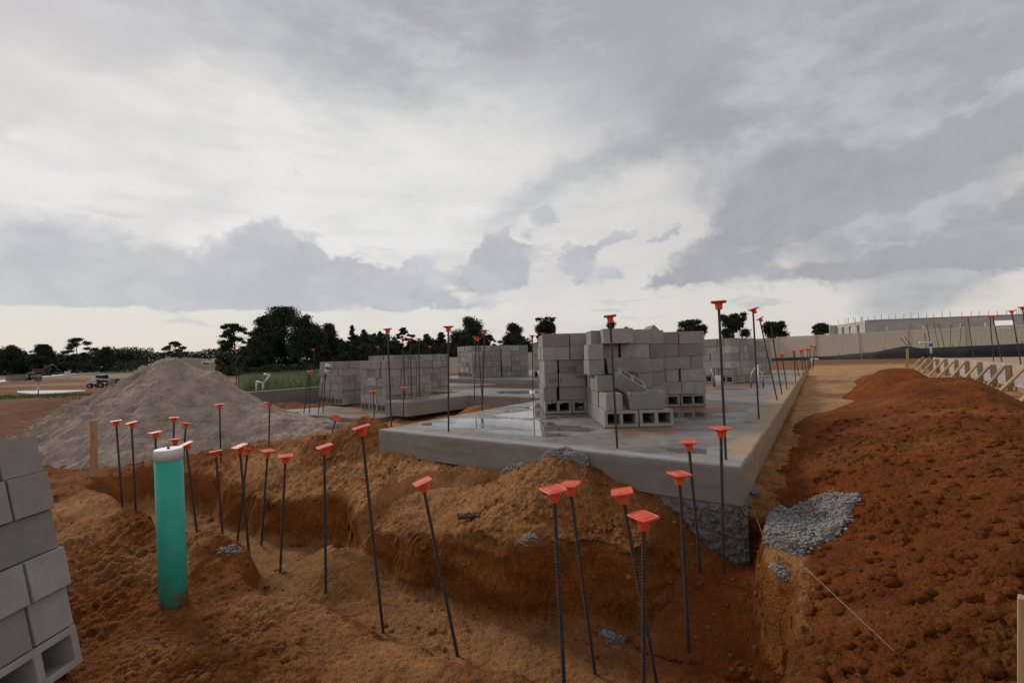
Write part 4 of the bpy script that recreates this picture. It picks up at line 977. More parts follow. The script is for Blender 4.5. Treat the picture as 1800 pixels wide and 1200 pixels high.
# ------------------------------------------------------------------ green pipe, stakes, pvc
gp = empty('sewer_pipe', P(305, 1062, 3.08)); tag(gp, 'thick green plastic pipe with a white cap sticking out of the soil', 'pipe')
b0 = P(305.5, 1068, 3.08); t0 = P(296.5, 806, 3.08); t1 = P(296, 788, 3.08)
gp.location = b0
ax = (t1-b0).normalized(); b1 = b0-ax*.25
link('pipe_body', tube('pipe_body', [b1-b0, t0-b0], .0805, M_GREEN, 32), gp)
link('pipe_cap', tube('pipe_cap', [t0-b0-ax*.002, t1-b0-ax*.006, t1-b0], [.0825, .0825, .077], M_WHITE, 32), gp)
bolt = tube('cap_nub', [t1-b0, t1-b0+ax*.012], .008, M_DARK, 8); link('cap_nub', bolt, gp)
def stake(label, px, ytop, ybase, Z, w, m, cat='stake', lean=0, name='wooden_stake', d=None):
    b = P(px, ybase, Z); t_ = P(px+lean, ytop, Z); L = (t_-b).length+.12
    o = link(name, box_mesh(name, (w, d or w*.55, L), m, .002, c=(0, 0, L/2-.12)), None, b); o.rotation_euler = (t_-b).to_track_quat('Z', 'Y').to_euler()
    return tag(o, label, cat)
stake('upright wooden stake in front of the grey sand pile', 165, 738, 836, 6.1, .078, M_WOOD)
stake('grey timber post at the edge of the field by the sand pile', 197, 668, 690, 24, .24, M_WOODG, name='timber_post', cat='post')
stake('wooden stake at the bottom right picture edge', 1797, 1048, 1300, 1.15, .03, M_WOOD)
stake('pale wooden stake at the near end of the far formwork', 1595, 612, 638, 13, .09, M_WOOD)
stake('short slanting wooden stub in the soil behind the front bars', 484, 803, 824, 5.6, .05, M_WOOD, lean=-6)
# spilled lumber and debris
def pvc(name, label, pts, r, m=M_WHITE, cat='pipe'):
    o = empty(name, pts[0]); tag(o, label, cat)
    for a_, b_ in zip(pts, pts[1:]): link('pipe_section', tube('pipe_section', [Vector((0, 0, 0))+a_-pts[0], b_-pts[0]], r, m, 10), o)
    return o
Zk = 12.6
pvc('bent_pvc_pipe', 'bent white plastic pipe frame standing on the stem wall', [P(450, 686, Zk), P(451, 670, Zk), P(463, 673, Zk), P(475, 659, Zk), P(464, 657, Zk)], .022)
pvc('pvc_stub', 'white pipe stub beside the frame on the stem wall', [P(461.5, 686, Zk), P(462.5, 673, Zk)], .022)
pvc('pvc_stub', 'short white pipe stub left of the central block group', [P(947.5, 664, 14.2), P(947.5, 651, 14.2)], .035)
def plumb():
    zf = .002; Zp = .85*800/(680.3-613.8)
    o = empty('supply_pipes', P(1329, 680, Zp)); tag(o, 'red and blue sleeved supply pipes bent to a white centre pipe', 'plumbing')
    def L(px, py): return P(px, py, Zp)-o.location
    link('red_sleeve', tube('red_sleeve', [L(1320, 681), L(1320.5, 663)], .017, M_RED, 10), o); link('blue_sleeve', tube('blue_sleeve', [L(1342, 681), L(1341, 664)], .018, M_BLUE, 10), o)
    link('centre_pipe', tube('centre_pipe', [L(1333.5, 681), L(1332, 641)], .014, M_WHITE, 10), o)
    link('left_bend', tube('left_bend', [L(1320.3, 663), L(1321, 656), L(1324, 650), L(1328, 645.5)], .009, M_WHITE, 8), o)
    link('right_bend', tube('right_bend', [L(1341, 664), L(1340, 658), L(1337, 653), L(1333, 649)], .009, M_WHITE, 8), o)
    Zb = Zp
    o = empty('pipe_sleeve', P(1262, 681, Zb)); tag(o, 'wide white pipe sleeve with thin tube beside the central block group', 'plumbing')
    def L(px, py): return P(px, py, Zb)-o.location
    link('sleeve', tube('sleeve', [L(1262, 681), L(1262, 660)], .062, M_WHITE, 16), o)
    link('thin_tube', tube('thin_tube', [L(1255, 676), L(1253.5, 660), L(1249, 647)], .010, M_WHITE, 8), o); link('red_sleeve', tube('red_sleeve', [L(1254, 679), L(1254, 665)], .014, M_RED, 8), o); link('dark_stub', tube('dark_stub', [L(1256.5, 680), L(1255, 647)], .010, M_BAR, 8), o)
plumb()
pvc('white_tap_pipe', 'small white pipe with a side arm at the far slab corner', [P(1425, 643, 17.3), P(1425.5, 630.5, 17.3), P(1438, 631, 17.3)], .035)
o = pvc('valve_pipe', 'white pipe with a blue valve behind the formwork', [P(1637, 621, 15.5), P(1636, 601.5, 15.5), P(1616, 602, 15.5)], .030)
link('valve', tube('valve', [P(1636.5, 609, 15.4)-o.location, P(1636, 603, 15.4)-o.location], .05, M_BLUE, 8), o)
# string line on the right pile
def onpile(px, py, off=.012):
    # march the pixel ray to the terrain
    d = ray(px, py); z = None
    for k in range(400):
        q = CP+d*(1.0+k*.02); a_ = np.array([q.x]); b_ = np.array([q.y])
        h = max(float(pile_full(a_, b_)[0]) if toST(q.x, q.y)[1] < -.3 else -9, float(ground(a_, b_)[0]))
        if q.z < h: return Vector((q.x, q.y, h+off))
    return q
sl = [onpile(1316, 880, .03), onpile(1343, 962, .05), onpile(1574, 1192, .07)]; sl = [sl[0], sl[0].lerp(sl[1], .5), sl[1], sl[1].lerp(sl[2], .5)+Vector((0, 0, .03)), sl[2]]
tag(link('string_line', tube('string_line', sl, .0013, M_STRING, 5)), 'thin pale string line lying over the red soil pile', 'string')

# ------------------------------------------------------------------ spilled concrete
def surf(x, y):
    s, t = toST(x, y); g = ground(x, y); p_ = pile_full(x, y); return np.where((t < -.25) & (p_ > g), p_, g)
_ico = bmesh.new(); bmesh.ops.create_icosphere(_ico, subdivisions=1, radius=1); ICV = np.array([v.co[:] for v in _ico.verts]); ICF = np.array([[v.index for v in f.verts] for f in _ico.faces]); _ico.free()
def pebbles(x, y, z, sz, rg):
    N = len(x); sc = sz[:, None, None]*(1+.5*(rg.random((N, len(ICV), 1))-.5))*np.stack([np.ones(N), .7+.5*rg.random(N), .5+.4*rg.random(N)], 1)[:, None, :]
    an = rg.uniform(0, 6.28, N); V = ICV[None]*sc; c, s = np.cos(an)[:, None], np.sin(an)[:, None]
    V = np.stack([V[..., 0]*c-V[..., 1]*s, V[..., 0]*s+V[..., 1]*c, V[..., 2]], -1)+np.stack([x, y, z], 1)[:, None, :]
    return V.reshape(-1, 3), (ICF[None]+np.arange(N)[:, None, None]*len(ICV)).reshape(-1, 3)
def spill(label, cx, cy, rx, ry, ang, seed, h=.03, n=90, dens=1.):
    rg = np.random.default_rng(seed); c, s = math.cos(ang), math.sin(ang)
    def field(U, V_):
        x = cx+U*rx*c-V_*ry*s; y = cy+U*rx*s+V_*ry*c
        d = np.hypot(U, V_)+.45*fbm(x+seed, y, 2.5/max(rx, ry)*.45, 4, seed); st_s, st_t = toST(x, y)
        m_ = sm(1.0, .8, d)*np.where(label.startswith('large') & (st_t > -.15), 0, 1)
        g = surf(x, y); e = .02; slope = np.hypot(surf(x+e, y)-g, surf(x, y+e)-g)/e
        return x, y, g, m_*(1-sm(1.1, 2.0, slope))
    u = np.linspace(-1.3, 1.3, n); U, V_ = np.meshgrid(u, u, indexing='ij'); U = U.ravel(); V_ = V_.ravel()
    x, y, g, m_ = field(U, V_)
    z = g+(h*m_+.012*fbm(x, y, 12, 4, seed+9))*m_-.02*(1-m_)
    Fq = grid_faces(n, n); Fq = Fq[(m_[Fq] > .3).all(1)]
    used = np.unique(Fq); rm = -np.ones(len(x), int); rm[used] = np.arange(len(used))
    root = link('concrete_spill', mesh_np('concrete_spill', np.stack([x, y, z], 1)[used], rm[Fq], M_ROUGH, True))
    tag(root, label, 'concrete spill', 'spills of lumpy grey concrete')
    N = int(rx*ry*math.pi*9500*dens)+40; U = rg.uniform(-1.2, 1.2, N); V_ = rg.uniform(-1.2, 1.2, N); x, y, g, m_ = field(U, V_); k = rg.random(N) < m_*1.2; x, y, g, m_ = x[k], y[k], g[k], m_[k]
    Vp, Fp = pebbles(x, y, g+h*m_*m_+.003, rg.uniform(.005, .014, len(x)), rg)
    tag(link('aggregate', mesh_np('aggregate', Vp, Fp, M_AGG), root), kind='stuff'); return root
spill('large grey lumpy concrete spill beside the slab corner', 1.98, 3.17, .46, .30, .85, 501, .035, n=170)
c_ = ST(-.06, 1.42); spill('grey concrete spill on top of the mound against the slab face', c_.x, c_.y, .30, .10, 2.55, 502, .04)
c_ = ST(-.10, 1.98); spill('narrow grey spill sloping down left of the mound top', c_.x, c_.y, .22, .07, 2.3, 503, .03)
c_ = G(1083, 1118, -1.0); spill('small heap of grey crumbs on the trench floor', c_.x, c_.y-.02, .12, .08, .3, 504, .03)
c_ = onpile(930, 955); spill('small grey crumbs on the lip of the mound', c_.x, c_.y, .07, .04, 0, 505, .015, n=40)
c_ = onpile(1360, 1012); spill('scraps of grey concrete under the string line', c_.x, c_.y, .05, .10, .3, 506, .012, n=40)
c_ = onpile(400, 968); spill('grey crumbs on the lobed bank behind the green pipe', c_.x, c_.y, .10, .05, .3, 508, .008, n=40)
c_ = onpile(520, 745+20); spill('grey crumbs in front of the low slab', P(590, 738, 8.6).x, P(590, 738, 8.6).y, .35, .12, -.3, 509, .05, n=60)
pb = onpile(835, 910); rgb_ = np.random.default_rng(8); nb_ = 60
Vb, Fb = pebbles(pb.x+rgb_.uniform(-.13, .13, nb_), pb.y+rgb_.uniform(-.035, .035, nb_), np.full(nb_, pb.z), rgb_.uniform(.012, .03, nb_), rgb_)
tag(link('bark_piece', mesh_np('bark_piece', Vb, Fb, plain('dark_bark', (.07, .03, .018), .9, bumpy=.8, sc=60))), 'dark crust of old bark lying on the mound', 'bark')
bw = link('blue_ribbon', tube('blue_ribbon', [onpile(1318, 872, .03), onpile(1322, 880, .05), onpile(1335, 874, .03)], .008, M_BLUE, 6)); tag(bw, 'scrap of blue ribbon beside the slab corner', 'ribbon')

# loose clods scattered on near ground: stuff
def clods():
    ico = bmesh.new(); bmesh.ops.create_icosphere(ico, subdivisions=1, radius=1); vv = np.array([v.co[:] for v in ico.verts]); ff = np.array([[v.index for v in f.verts] for f in ico.faces]); ico.free()
    def scatter(n, r0_, r1_, a0, a1, smin, smax, filt, name, m, seed):
        rg = np.random.default_rng(seed); a_ = rg.uniform(a0, a1, n); r = r0_+(r1_-r0_)*rg.random(n)**1.3; x = r*np.sin(a_); y = r*np.cos(a_); k = filt(x, y); x = x[k]; y = y[k]
        z = surf(x, y); sz = smin+(smax-smin)*rg.random(len(x))**4; N = len(x)
        sc = sz[:, None, None]*(1+.45*(rg.random((N, len(vv), 1))-.5))*np.stack([np.ones(N), .7+.5*rg.random(N), .55+.3*rg.random(N)], 1)[:, None, :]
        an = rg.uniform(0, 6.28, N); V = vv[None]*sc; c, s = np.cos(an)[:, None], np.sin(an)[:, None]
        V = np.stack([V[..., 0]*c-V[..., 1]*s, V[..., 0]*s+V[..., 1]*c, V[..., 2]], -1)+np.stack([x, y, z+sz*.15], 1)[:, None, :]
        Fc = (ff[None]+np.arange(N)[:, None, None]*len(vv)).reshape(-1, 3)
        tag(link(name, mesh_np(name, V.reshape(-1, 3), Fc, m, False)), kind='stuff')
    scatter(5200, 1.1, 7.5, .35, 1.05, .004, .042, lambda x, y: (toST(x, y)[1] < -.42) & (toST(x, y)[1] > -3.4) & (toST(x, y)[0] > -2.8) & (toST(x, y)[0] < 6), 'red_soil_clods', M_PILE, 1)
    def f2(x, y):
        s, t = toST(x, y); return ((s < -.1) | (t > 4.2)) & (t > -.2) & (fbm(x, y, 1.3, 3, 60) > -.1) & (s < 2)
    scatter(5200, 1.6, 8.5, -.85, .5, .003, .030, f2, 'soil_crumbs', M_HEAP, 2)
clods()

# ------------------------------------------------------------------ fences
fA = [(P(519, 652, 75), -1.7), (P(790, 628, 53), -.95), (P(1366, 592.5, 38.5), .03), (P(1810, 569, 27), .1)]
fpts = [Vector((p.x, p.y, 0)) for p, _ in fA]; fz = [-1.5, -.93, -.02, .12]; ft = [fA[i][0].z for i in range(4)]
fence = empty('vinyl_fence', fpts[2]); tag(fence, 'long tan vinyl privacy fence closing off the site at the back', 'fence')
post_me = box_mesh('fence_post', (.13, .13, 1), M_VINYL, .006, c=(0, 0, .5))
def panel_mesh(L):
    bm = bmesh.new(); n = 12; 
    add_box(bm, (L/2, 0, .96), (L-.135, .05, .09)); add_box(bm, (L/2, 0, .05), (L-.135, .05, .09))
    for i in range(n): add_box(bm, (.07+(L-.14)*(i+.5)/n, 0, .5), ((L-.14)/n-.012, .028, .82))
    add_box(bm, (L/2, 0, .5), (L-.14, .012, .82))
    return bm_mesh('fence_panel', bm, M_VINYL)
pm = panel_mesh(2.44)
for i in range(3):
    a_, b_ = fpts[i], fpts[i+1]; L = (b_-a_).length; n = int(L/2.44); d = (b_-a_)/n; yw = math.atan2(d.y, d.x)
    for k in range(n):
        q = a_+d*k; f = k/n; zb = fz[i]*(1-f)+fz[i+1]*f; zt = ft[i]*(1-f)+ft[i+1]*f; H = zt-zb
        # only as far as the picture shows it
        px_ = 900+800*q.x/q.y
        if 575 < px_ < 775: continue
        link('fence_post', post_me, fence, q+Vector((0, 0, zb-.1))-fence.location, (0, 0, yw), (1, 1, H+.14))
        sl_ = (ft[i+1]-ft[i])/L*0
        o = link('fence_panel', pm, fence, q+Vector((0, 0, zb))-fence.location, (0, 0, yw), (d.length/2.44, 1, H))
# silt fence
p0 = [P(1355, 634, 36), P(1460, 633, 33), P(1540, 625, 30), P(1600, 618, 28.5), P(1700, 611, 26.5), P(1760, 607, 25.5), P(1830, 604, 24.5)]
tops = [629, 626, 616.5, 607, 608, 606, 601]
V = []; Fc = []; N = 60
pxs = np.linspace(1355, 1830, N)
for i, px in enumerate(pxs):
    Zs_ = np.interp(px, [1355, 1460, 1540, 1600, 1700, 1830], [36, 33, 30, 28.5, 26.5, 24.5]); tp = np.interp(px, [1355, 1460, 1540, 1590, 1620, 1700, 1760, 1830], [629, 625.5, 618, 608, 612, 608, 605.5, 601.5])
    bt = np.interp(px, [1355, 1460, 1540, 1700, 1830], [640, 640, 640, 645, 650])
    top_ = P(px, tp, Zs_); bot = P(px, bt, Zs_)
    bulge = .05*math.sin(i*1.3)
    for k in range(4): q = top_.lerp(bot, k/3); V.append((q.x, q.y+bulge*(k/3)+(.04 if k == 3 else 0), q.z))
for i in range(N-1):
    for k in range(3): Fc.append((i*4+k, i*4+k+1, i*4+k+5, i*4+k+4))
sfz = empty('silt_fence', V[0]); tag(sfz, 'low black silt fabric fence along the foot of the tan fence', 'silt fence')
me = bpy.data.meshes.new('fabric'); me.from_pydata(V, [], Fc); me.materials.append(M_SILT)
for p_ in me.polygons: p_.use_smooth = True
o = link('fabric', me, sfz); o.location = -Vector(V[0]); md = o.modifiers.new('th', 'SOLIDIFY'); md.thickness = .01
stm = box_mesh('silt_stake', (.04, .04, 1.0), M_WOODG, c=(0, 0, .2))
for i in range(0, N, 5): link('silt_stake', stm, sfz, Vector(V[i*4])+Vector((0, .06, -.55))-Vector(V[0]))

# ------------------------------------------------------------------ unfinished block house beyond the fence
def far_block_mat():
    m, t, b = mat('far_block_wall'); v = objco(t)
    br = t.add('ShaderNodeTexBrick'); t.put(br.inputs['Vector'], t.mapping(v, rot=(math.pi/2, 0, 0))); br.inputs['Scale'].default_value = 1; br.inputs['Brick Width'].default_value = .4; br.inputs['Row Height'].default_value = .2
    br.inputs['Mortar Size'].default_value = .012; br.inputs['Color1'].default_value = (.56, .53, .49, 1); br.inputs['Color2'].default_value = (.47, .445, .41, 1); br.inputs['Mortar'].default_value = (.34, .32, .30, 1)
    t.put(b.inputs['Base Color'], t.mix(t.mr(t.noise(v, .8, 4), .4, .7, 0, .5), br.outputs['Color'], (.34, .32, .29))); b.inputs['Roughness'].default_value = .9; return m
M_FARBLK = far_block_mat()
h0 = P(1522, 563.5, 50); h1 = P(1870, 550.5, 46)
hz = .4; house = empty('block_house', (h0.x, h0.y, hz)); tag(house, 'unfinished grey block house shell with window openings beyond the fence', 'building')
dv = Vector((h1.x-h0.x, h1.y-h0.y, 0)); HL = dv.length; hyaw = math.atan2(dv.y, dv.x); house.rotation_euler = (0, 0, hyaw)
HT = h0.z-hz
def wall_with_holes(L, H, holes, th=.2):
    bm = bmesh.new(); xs = sorted({0, L, *[h[0] for h in holes], *[h[1] for h in holes]})
    for a_, b_ in zip(xs, xs[1:]):
        zz = [(0, H)]
        for h in holes:
            if h[0] <= a_ and h[1] >= b_: zz = [(0, h[2]), (h[3], H)]
        for z0_, z1_ in zz: add_box(bm, ((a_+b_)/2, 0, (z0_+z1_)/2), (b_-a_, th, z1_-z0_))
    return bm_mesh('wall', bm, M_FARBLK)
wl = []
for px0, px1 in ((1547, 1566), (1594, 1619), (1652, 1672), (1679, 1706), (1714, 1745), (1773, 1810)):
    a_ = (P(px0, 570, 49).x-h0.x)/dv.x*HL; b_ = (P(px1, 570, 49).x-h0.x)/dv.x*HL; wl.append((a_, b_, 1.1, HT-.52))
link('wall', wall_with_holes(HL, HT, wl), house); link('wall', wall_with_holes(HL, HT, [(1+k*1.6, 1.9+k*1.6, 1.0, HT-.45) for k in range(5) if False] or [(2, 3, 1., HT-.4)]), house, (0, 9, 0))
link('wall', wall_with_holes(9, HT, [(1.5, 2.4, 0, HT-.4), (4, 4.8, 0, HT-.4), (6.3, 7.2, 1., HT-.4)]), house, (0, 0, 0), (0, 0, math.pi/2-.1))
bmh = bmesh.new(); add_box(bmh, (HL/2, 0, HT+.03), (HL+.02, .26, .06)); link('bond_beam', bm_mesh('bond_beam', bmh, M_ROUGH), house)
dow = tube('wall_dowel', [(0, 0, 0), (0, 0, .55)], .02, M_BAR, 5)
dpx = [1527, 1538, 1548, 1558, 1569, 1580, 1591, 1602, 1613, 1624, 1635, 1647, 1658, 1675, 1687, 1698, 1711, 1724, 1736, 1749, 1752, 1755, 1758, 1762, 1766, 1770, 1773, 1776, 1790]
for px in dpx:
    x_ = (P(px, 560, 49).x-h0.x)/dv.x*HL; link('wall_dowel', dow, house, (x_, 0, HT), (random.uniform(-.1, .1), random.uniform(-.12, .12), 0), (1, 1, random.uniform(.8, 1.3)))
for k in range(8): link('wall_dowel', dow, house, (-.1+random.uniform(-.2, .5)-k*.05, .4+k*.7, HT-.1*0), (0, random.uniform(-.3, .3), 0))

# ------------------------------------------------------------------ trees
def quads_from_centres(c, size, rg, flat=.5):
    N = len(c); a_ = rg.normal(size=(N, 3)); a_ /= np.linalg.norm(a_, axis=1)[:, None]; b_ = rg.normal(size=(N, 3)); b_[:, 2] *= flat
    b_ -= a_*(a_*b_).sum(1)[:, None]; b_ /= np.linalg.norm(b_, axis=1)[:, None]+1e-9
    s = (size*(.6+.8*rg.random(N)))[:, None] if not np.isscalar(size) else size*(.6+.8*rg.random((N, 1)))
    A = a_*s*.5; B = b_*s*.5*.7
    V = np.stack([c-A*1.1, c-B, c+A, c+B], 1).reshape(-1, 3); Fq = np.arange(N*4).reshape(N, 4); return V, Fq
def tree(px, ytop, hw, Zt, kind, label, zb=-1.6, seed=0, lm=None, group='trees beyond the site', dens=1., low=.25, name='tree'):
    rg = np.random.default_rng(seed); base = P(px, 640, Zt); topz = P(px, ytop, Zt).z; H = topz-zb; R = hw/800*Zt
    root = empty(name, (base.x, base.y, zb)); tag(root, label, 'tree', group)
    # clump centres
    cl = []; br = []
    if kind == 'oak':
        n = int(26*dens)
        for i in range(n):
            u = rg.random()**.8; h = low+(1-low)*u; prof = math.sin(math.pi*min(1, (h-low)/(1-low)*.78+.18))**.7
            a_ = rg.uniform(0, 6.28); rr = R*prof*math.sqrt(rg.random())*.85
            cl.append((rr*math.cos(a_), rr*math.sin(a_), h*H-.08*H, R*rg.uniform(.26, .42), .8))
        cl.append((0, 0, H*.93, R*.25, .7))
        for i in range(9): a_ = i*.7; cl.append((R*.74*math.cos(a_), R*.74*math.sin(a_), H*(low+.25+.25*rg.random()), R*.26, .7))
    elif kind == 'pine':
        n = int(13*dens)
        for i in range(n):
            h = low+(1-low)*(i+.5)/n; pr = math.sqrt(max(.05, 1-((h-(.5+low*.5))/(.58))**2)) ; a_ = i*2.4+rg.uniform(-.4, .4); rr = R*pr*rg.uniform(.55, 1.0)
            if h > .9: rr *= .5
            cl.append((rr*math.cos(a_), rr*math.sin(a_), h*H*.95, R*rg.uniform(.17, .30), .55)); br.append((h*H*.95-R*.25, cl[-1][:3]))
            a2 = a_+rg.uniform(-.6, .6); cl.append((rr*.6*math.cos(a2), rr*.6*math.sin(a2), h*H*.95+R*.08, R*rg.uniform(.12, .22), .5))
        cl.append((0, 0, H*.96, R*.26, .6))
    elif kind == 'conifer':
        n = int(18*dens)
        for i in range(n):
            h = low+(1-low)*(i+.5)/n; rr = R*(1.08-h)*1.2*rg.uniform(.35, 1); a_ = i*2.4; cl.append((rr*math.cos(a_), rr*math.sin(a_), h*H*.97, R*(.55*(1.12-h)+.14), .7))
        cl.append((0, 0, H*.95, R*.20, 1.6))
    V = []
    for (x, y, z, r, fl) in cl:
        n = int(520*(r/R*3)**2*min(1.6, max(.55, R/3)))+60
        d = rg.normal(size=(n, 3)); d /= np.linalg.norm(d, axis=1)[:, None]; rad_ = r*(rg.random(n)**.4)*(1+.25*rg.normal(size=n)); c = d*rad_[:, None]*np.array([1, 1, fl])+np.array([x, y, z]); V.append(c)
        if kind == 'oak':   # hanging moss and twigs
            m_ = n//8; e_ = d[:m_]*r*1.05*np.array([1, 1, .5])+np.array([x, y, z-r*.3]); e_[:, 2] -= rg.random(m_)*r*.5; V.append(e_)
    c = np.concatenate(V); c[:, 2] = np.minimum(c[:, 2], H)
    sz = max(.20, min(.42, Zt*.0030)); vq, fq = quads_from_centres(c, sz, rg)
    link('crown', mesh_np('crown', vq, fq, lm or (M_LEAF if kind == 'oak' else M_LEAF2)), root)
    # trunk with limbs
    bm = bmesh.new(); tr = max(.12, H*.022)
    def limb(a_, b_, r0_, r1_):
        a_ = Vector(a_); b_ = Vector(b_); q = (b_-a_).to_track_quat('Z', 'Y').to_matrix(); n = 6
        va = [bm.verts.new(a_+q @ Vector((r0_*math.cos(k*math.pi/3), r0_*math.sin(k*math.pi/3), 0))) for k in range(n)]
        vb = [bm.verts.new(b_+q @ Vector((r1_*math.cos(k*math.pi/3), r1_*math.sin(k*math.pi/3), 0))) for k in range(n)]
        for k in range(n): bm.faces.new([va[k], va[(k+1) % n], vb[(k+1) % n], vb[k]])
    pts = [(0, 0, -.3)]
    for k in range(1, 6): pts.append((rg.uniform(-.06, .06)*R*k/3, rg.uniform(-.06, .06)*R*k/3, H*.92*k/5))
    for k in range(5): limb(pts[k], pts[k+1], tr*(1-k*.17), tr*(1-(k+1)*.17))
    for (x, y, z, r, fl) in cl:
        if rg.random() < .75:
            hz_ = max(H*.15, z-R*.35*rg.uniform(.6, 1.2)); f = hz_/(H*.92)*5; k = min(4, int(f)); q0 = Vector(pts[k]).lerp(Vector(pts[k+1]), min(1, f-k)); limb(q0, (x, y, z), tr*.32, tr*.1)
    link('trunk', bm_mesh('trunk', bm, M_BARK), root)
    return root
random.seed(3)
TL = [
 (20, 606, 24, 210, 'oak', 'broad oak at the far left edge of the tree line'), (77, 605, 19, 210, 'oak', 'round oak second from the left edge of the tree line'),
 (137, 594, 27, 200, 'pine', 'tall open-crowned tree rising over the left tree line'), (186, 610, 14, 200, 'oak', 'small round tree right of the tall open-crowned one'),
 (309, 600, 16, 170, 'pine', 'lone small pine above the sand pile peak'), (411, 569, 34, 105, 'pine', 'airy pine with bare limbs left of the dense clump'),
 (468, 552, 30, 100, 'oak', 'dark oak at the left flank of the dense clump'), (500, 540, 50, 102, 'oak', 'tallest dark tree of the dense clump'), (540, 551, 32, 98, 'oak', 'dark oak at the right flank of the dense clump'), (455, 600, 24, 96, 'oak', 'low bushy tree at the left foot of the dense clump'),
 (580, 568, 27, 104, 'oak', 'rounded dark tree right of the dense clump'), (620, 571, 13, 112, 'conifer', 'pointed conifer behind the leftmost stack'), (641, 579, 16, 112, 'conifer', 'flat-topped conifer beside the pointed one'),
 (669, 582, 13, 112, 'conifer', 'narrow conifer above the nearest stack of the left row'), (710, 575, 17, 115, 'pine', 'thin-crowned pine above the left row of stacks'), (751, 587, 17, 115, 'conifer', 'bushy conifer above the rightmost stack of the left row'), (777, 584, 19, 112, 'conifer', 'ragged conifer just left of the dark oak'),
 (690, 600, 24, 108, 'oak', 'low dark tree filling the gap behind the left row'), (606, 602, 26, 100, 'oak', 'low bushy tree behind the leftmost stack'), (735, 604, 24, 105, 'oak', 'low round tree behind the three capped rebars'), (650, 606, 24, 100, 'oak', 'low dark bushy tree behind the nearest left stack'), (785, 604, 18, 105, 'oak', 'low tree in the gap before the dark oak'), (560, 590, 22, 98, 'oak', 'bushy tree closing the right side of the dense clump'),
 (824, 555, 36, 88, 'oak', 'large dark oak behind the distant pair of stacks'), (862, 588, 18, 88, 'pine', 'sparse tree at the right side of the large dark oak'), (905, 567, 22, 90, 'oak', 'dome-topped oak right of the large dark oak'), (905, 592, 42, 92, 'oak', 'wide low oak spreading under the dome-topped one'),
 (961, 559, 18, 90, 'oak', 'small tufted oak left of the central block group'), (955, 588, 14, 92, 'oak', 'little tree under the tufted oak'), (1078, 561, 15, 90, 'oak', 'oak top showing over the central block group behind a cap'), (1103, 572, 12, 92, 'oak', 'low treetop just above the central block group'),
 (1218, 562, 26, 88, 'oak', 'dark oak over the right end of the central block group'), (1292, 549, 23, 85, 'oak', 'upright moss-hung oak between the tall rebars'), (1363, 564, 19, 88, 'oak', 'small ragged oak above the tan fence'), (1447, 567, 15, 90, 'oak', 'smallest oak above the tan fence, farthest right')]
for i, (px, yt, hw, Zt, kd, lab) in enumerate(TL):
    tree(px, yt, hw, Zt, kd, lab, seed=40+i, zb=-1.6 if px < 1000 else -.8, low=.5 if (kd == 'pine' and px > 250) else (.62 if px in (961,) else (.45 if px > 1200 else .12)), dens=(1.25 if px < 1000 else .8) if kd == 'oak' else 1)
# distant woods: too many to count
def woods(name, segs, m, n, size, seed):
    rg = np.random.default_rng(seed); C_ = []
    for (px0, px1, Z0, Z1, y0, y1, cnt) in segs:
        u = rg.random(cnt); px = px0+(px1-px0)*u; Zz = Z0+(Z1-Z0)*u+rg.uniform(-6, 12, cnt)
        X_ = (px-900)/800*Zz; top = np.array([y0+(y1-y0)*k for k in u]); hz_ = 650-.027*px; zt = .85+(hz_-top)/800*Zz
        wob = vn(X_*.16, X_*0, seed)*.35+vn(X_*.5, X_*0, seed+1)*.2; zt = -1.7+(zt+1.7)*(.62+wob*1.3); v = rg.random(cnt)**.6; C_.append(np.stack([X_, Zz, -1.7+(zt+1.7)*v], 1))
    c = np.concatenate(C_); vq, fq = quads_from_centres(c, size, rg); return tag(link(name, mesh_np(name, vq, fq, m)), kind='stuff')
woods('distant_woods', [(-20, 260, 215, 235, 618, 619, 15000), (-700, -20, 160, 215, 600, 612, 7000), (180, 460, 330, 300, 615, 614, 14000), (590, 830, 122, 122, 598, 596, 12000), (380, 470, 108, 104, 622, 616, 2500), (830, 1130, 112, 112, 606, 600, 9000), (1130, 1500, 160, 160, 606, 600, 3000)], M_LEAFF, 0, 1.1, 9)
woods('undergrowth', [(380, 600, 96, 92, 641, 640, 6000), (140, 300, 205, 190, 634, 632, 4000), (500, 560, 60, 58, 650, 650, 600)], M_LEAF, 0, .5, 10)
# far dirt hill
X, Y, na, nr = polar(np.linspace(math.atan2(-610, 800), math.atan2(-450, 800), 60), np.linspace(230, 300, 24))
Zh = -1.7+7.6*np.exp(-((X+170)/33)**2)*np.sin(np.clip((np.hypot(X, Y)-230)/70, 0, 1)*math.pi)**.7+.6*fbm(X, Y, .08, 3, 77)
me = mesh_np('dirt_hill', np.stack([X, Y, Zh], 1), grid_faces(na, nr), soil_mat('far_hill', colr=(.12, .085, .04), gr=.2), True); tag(link('dirt_hill', me), kind='structure')
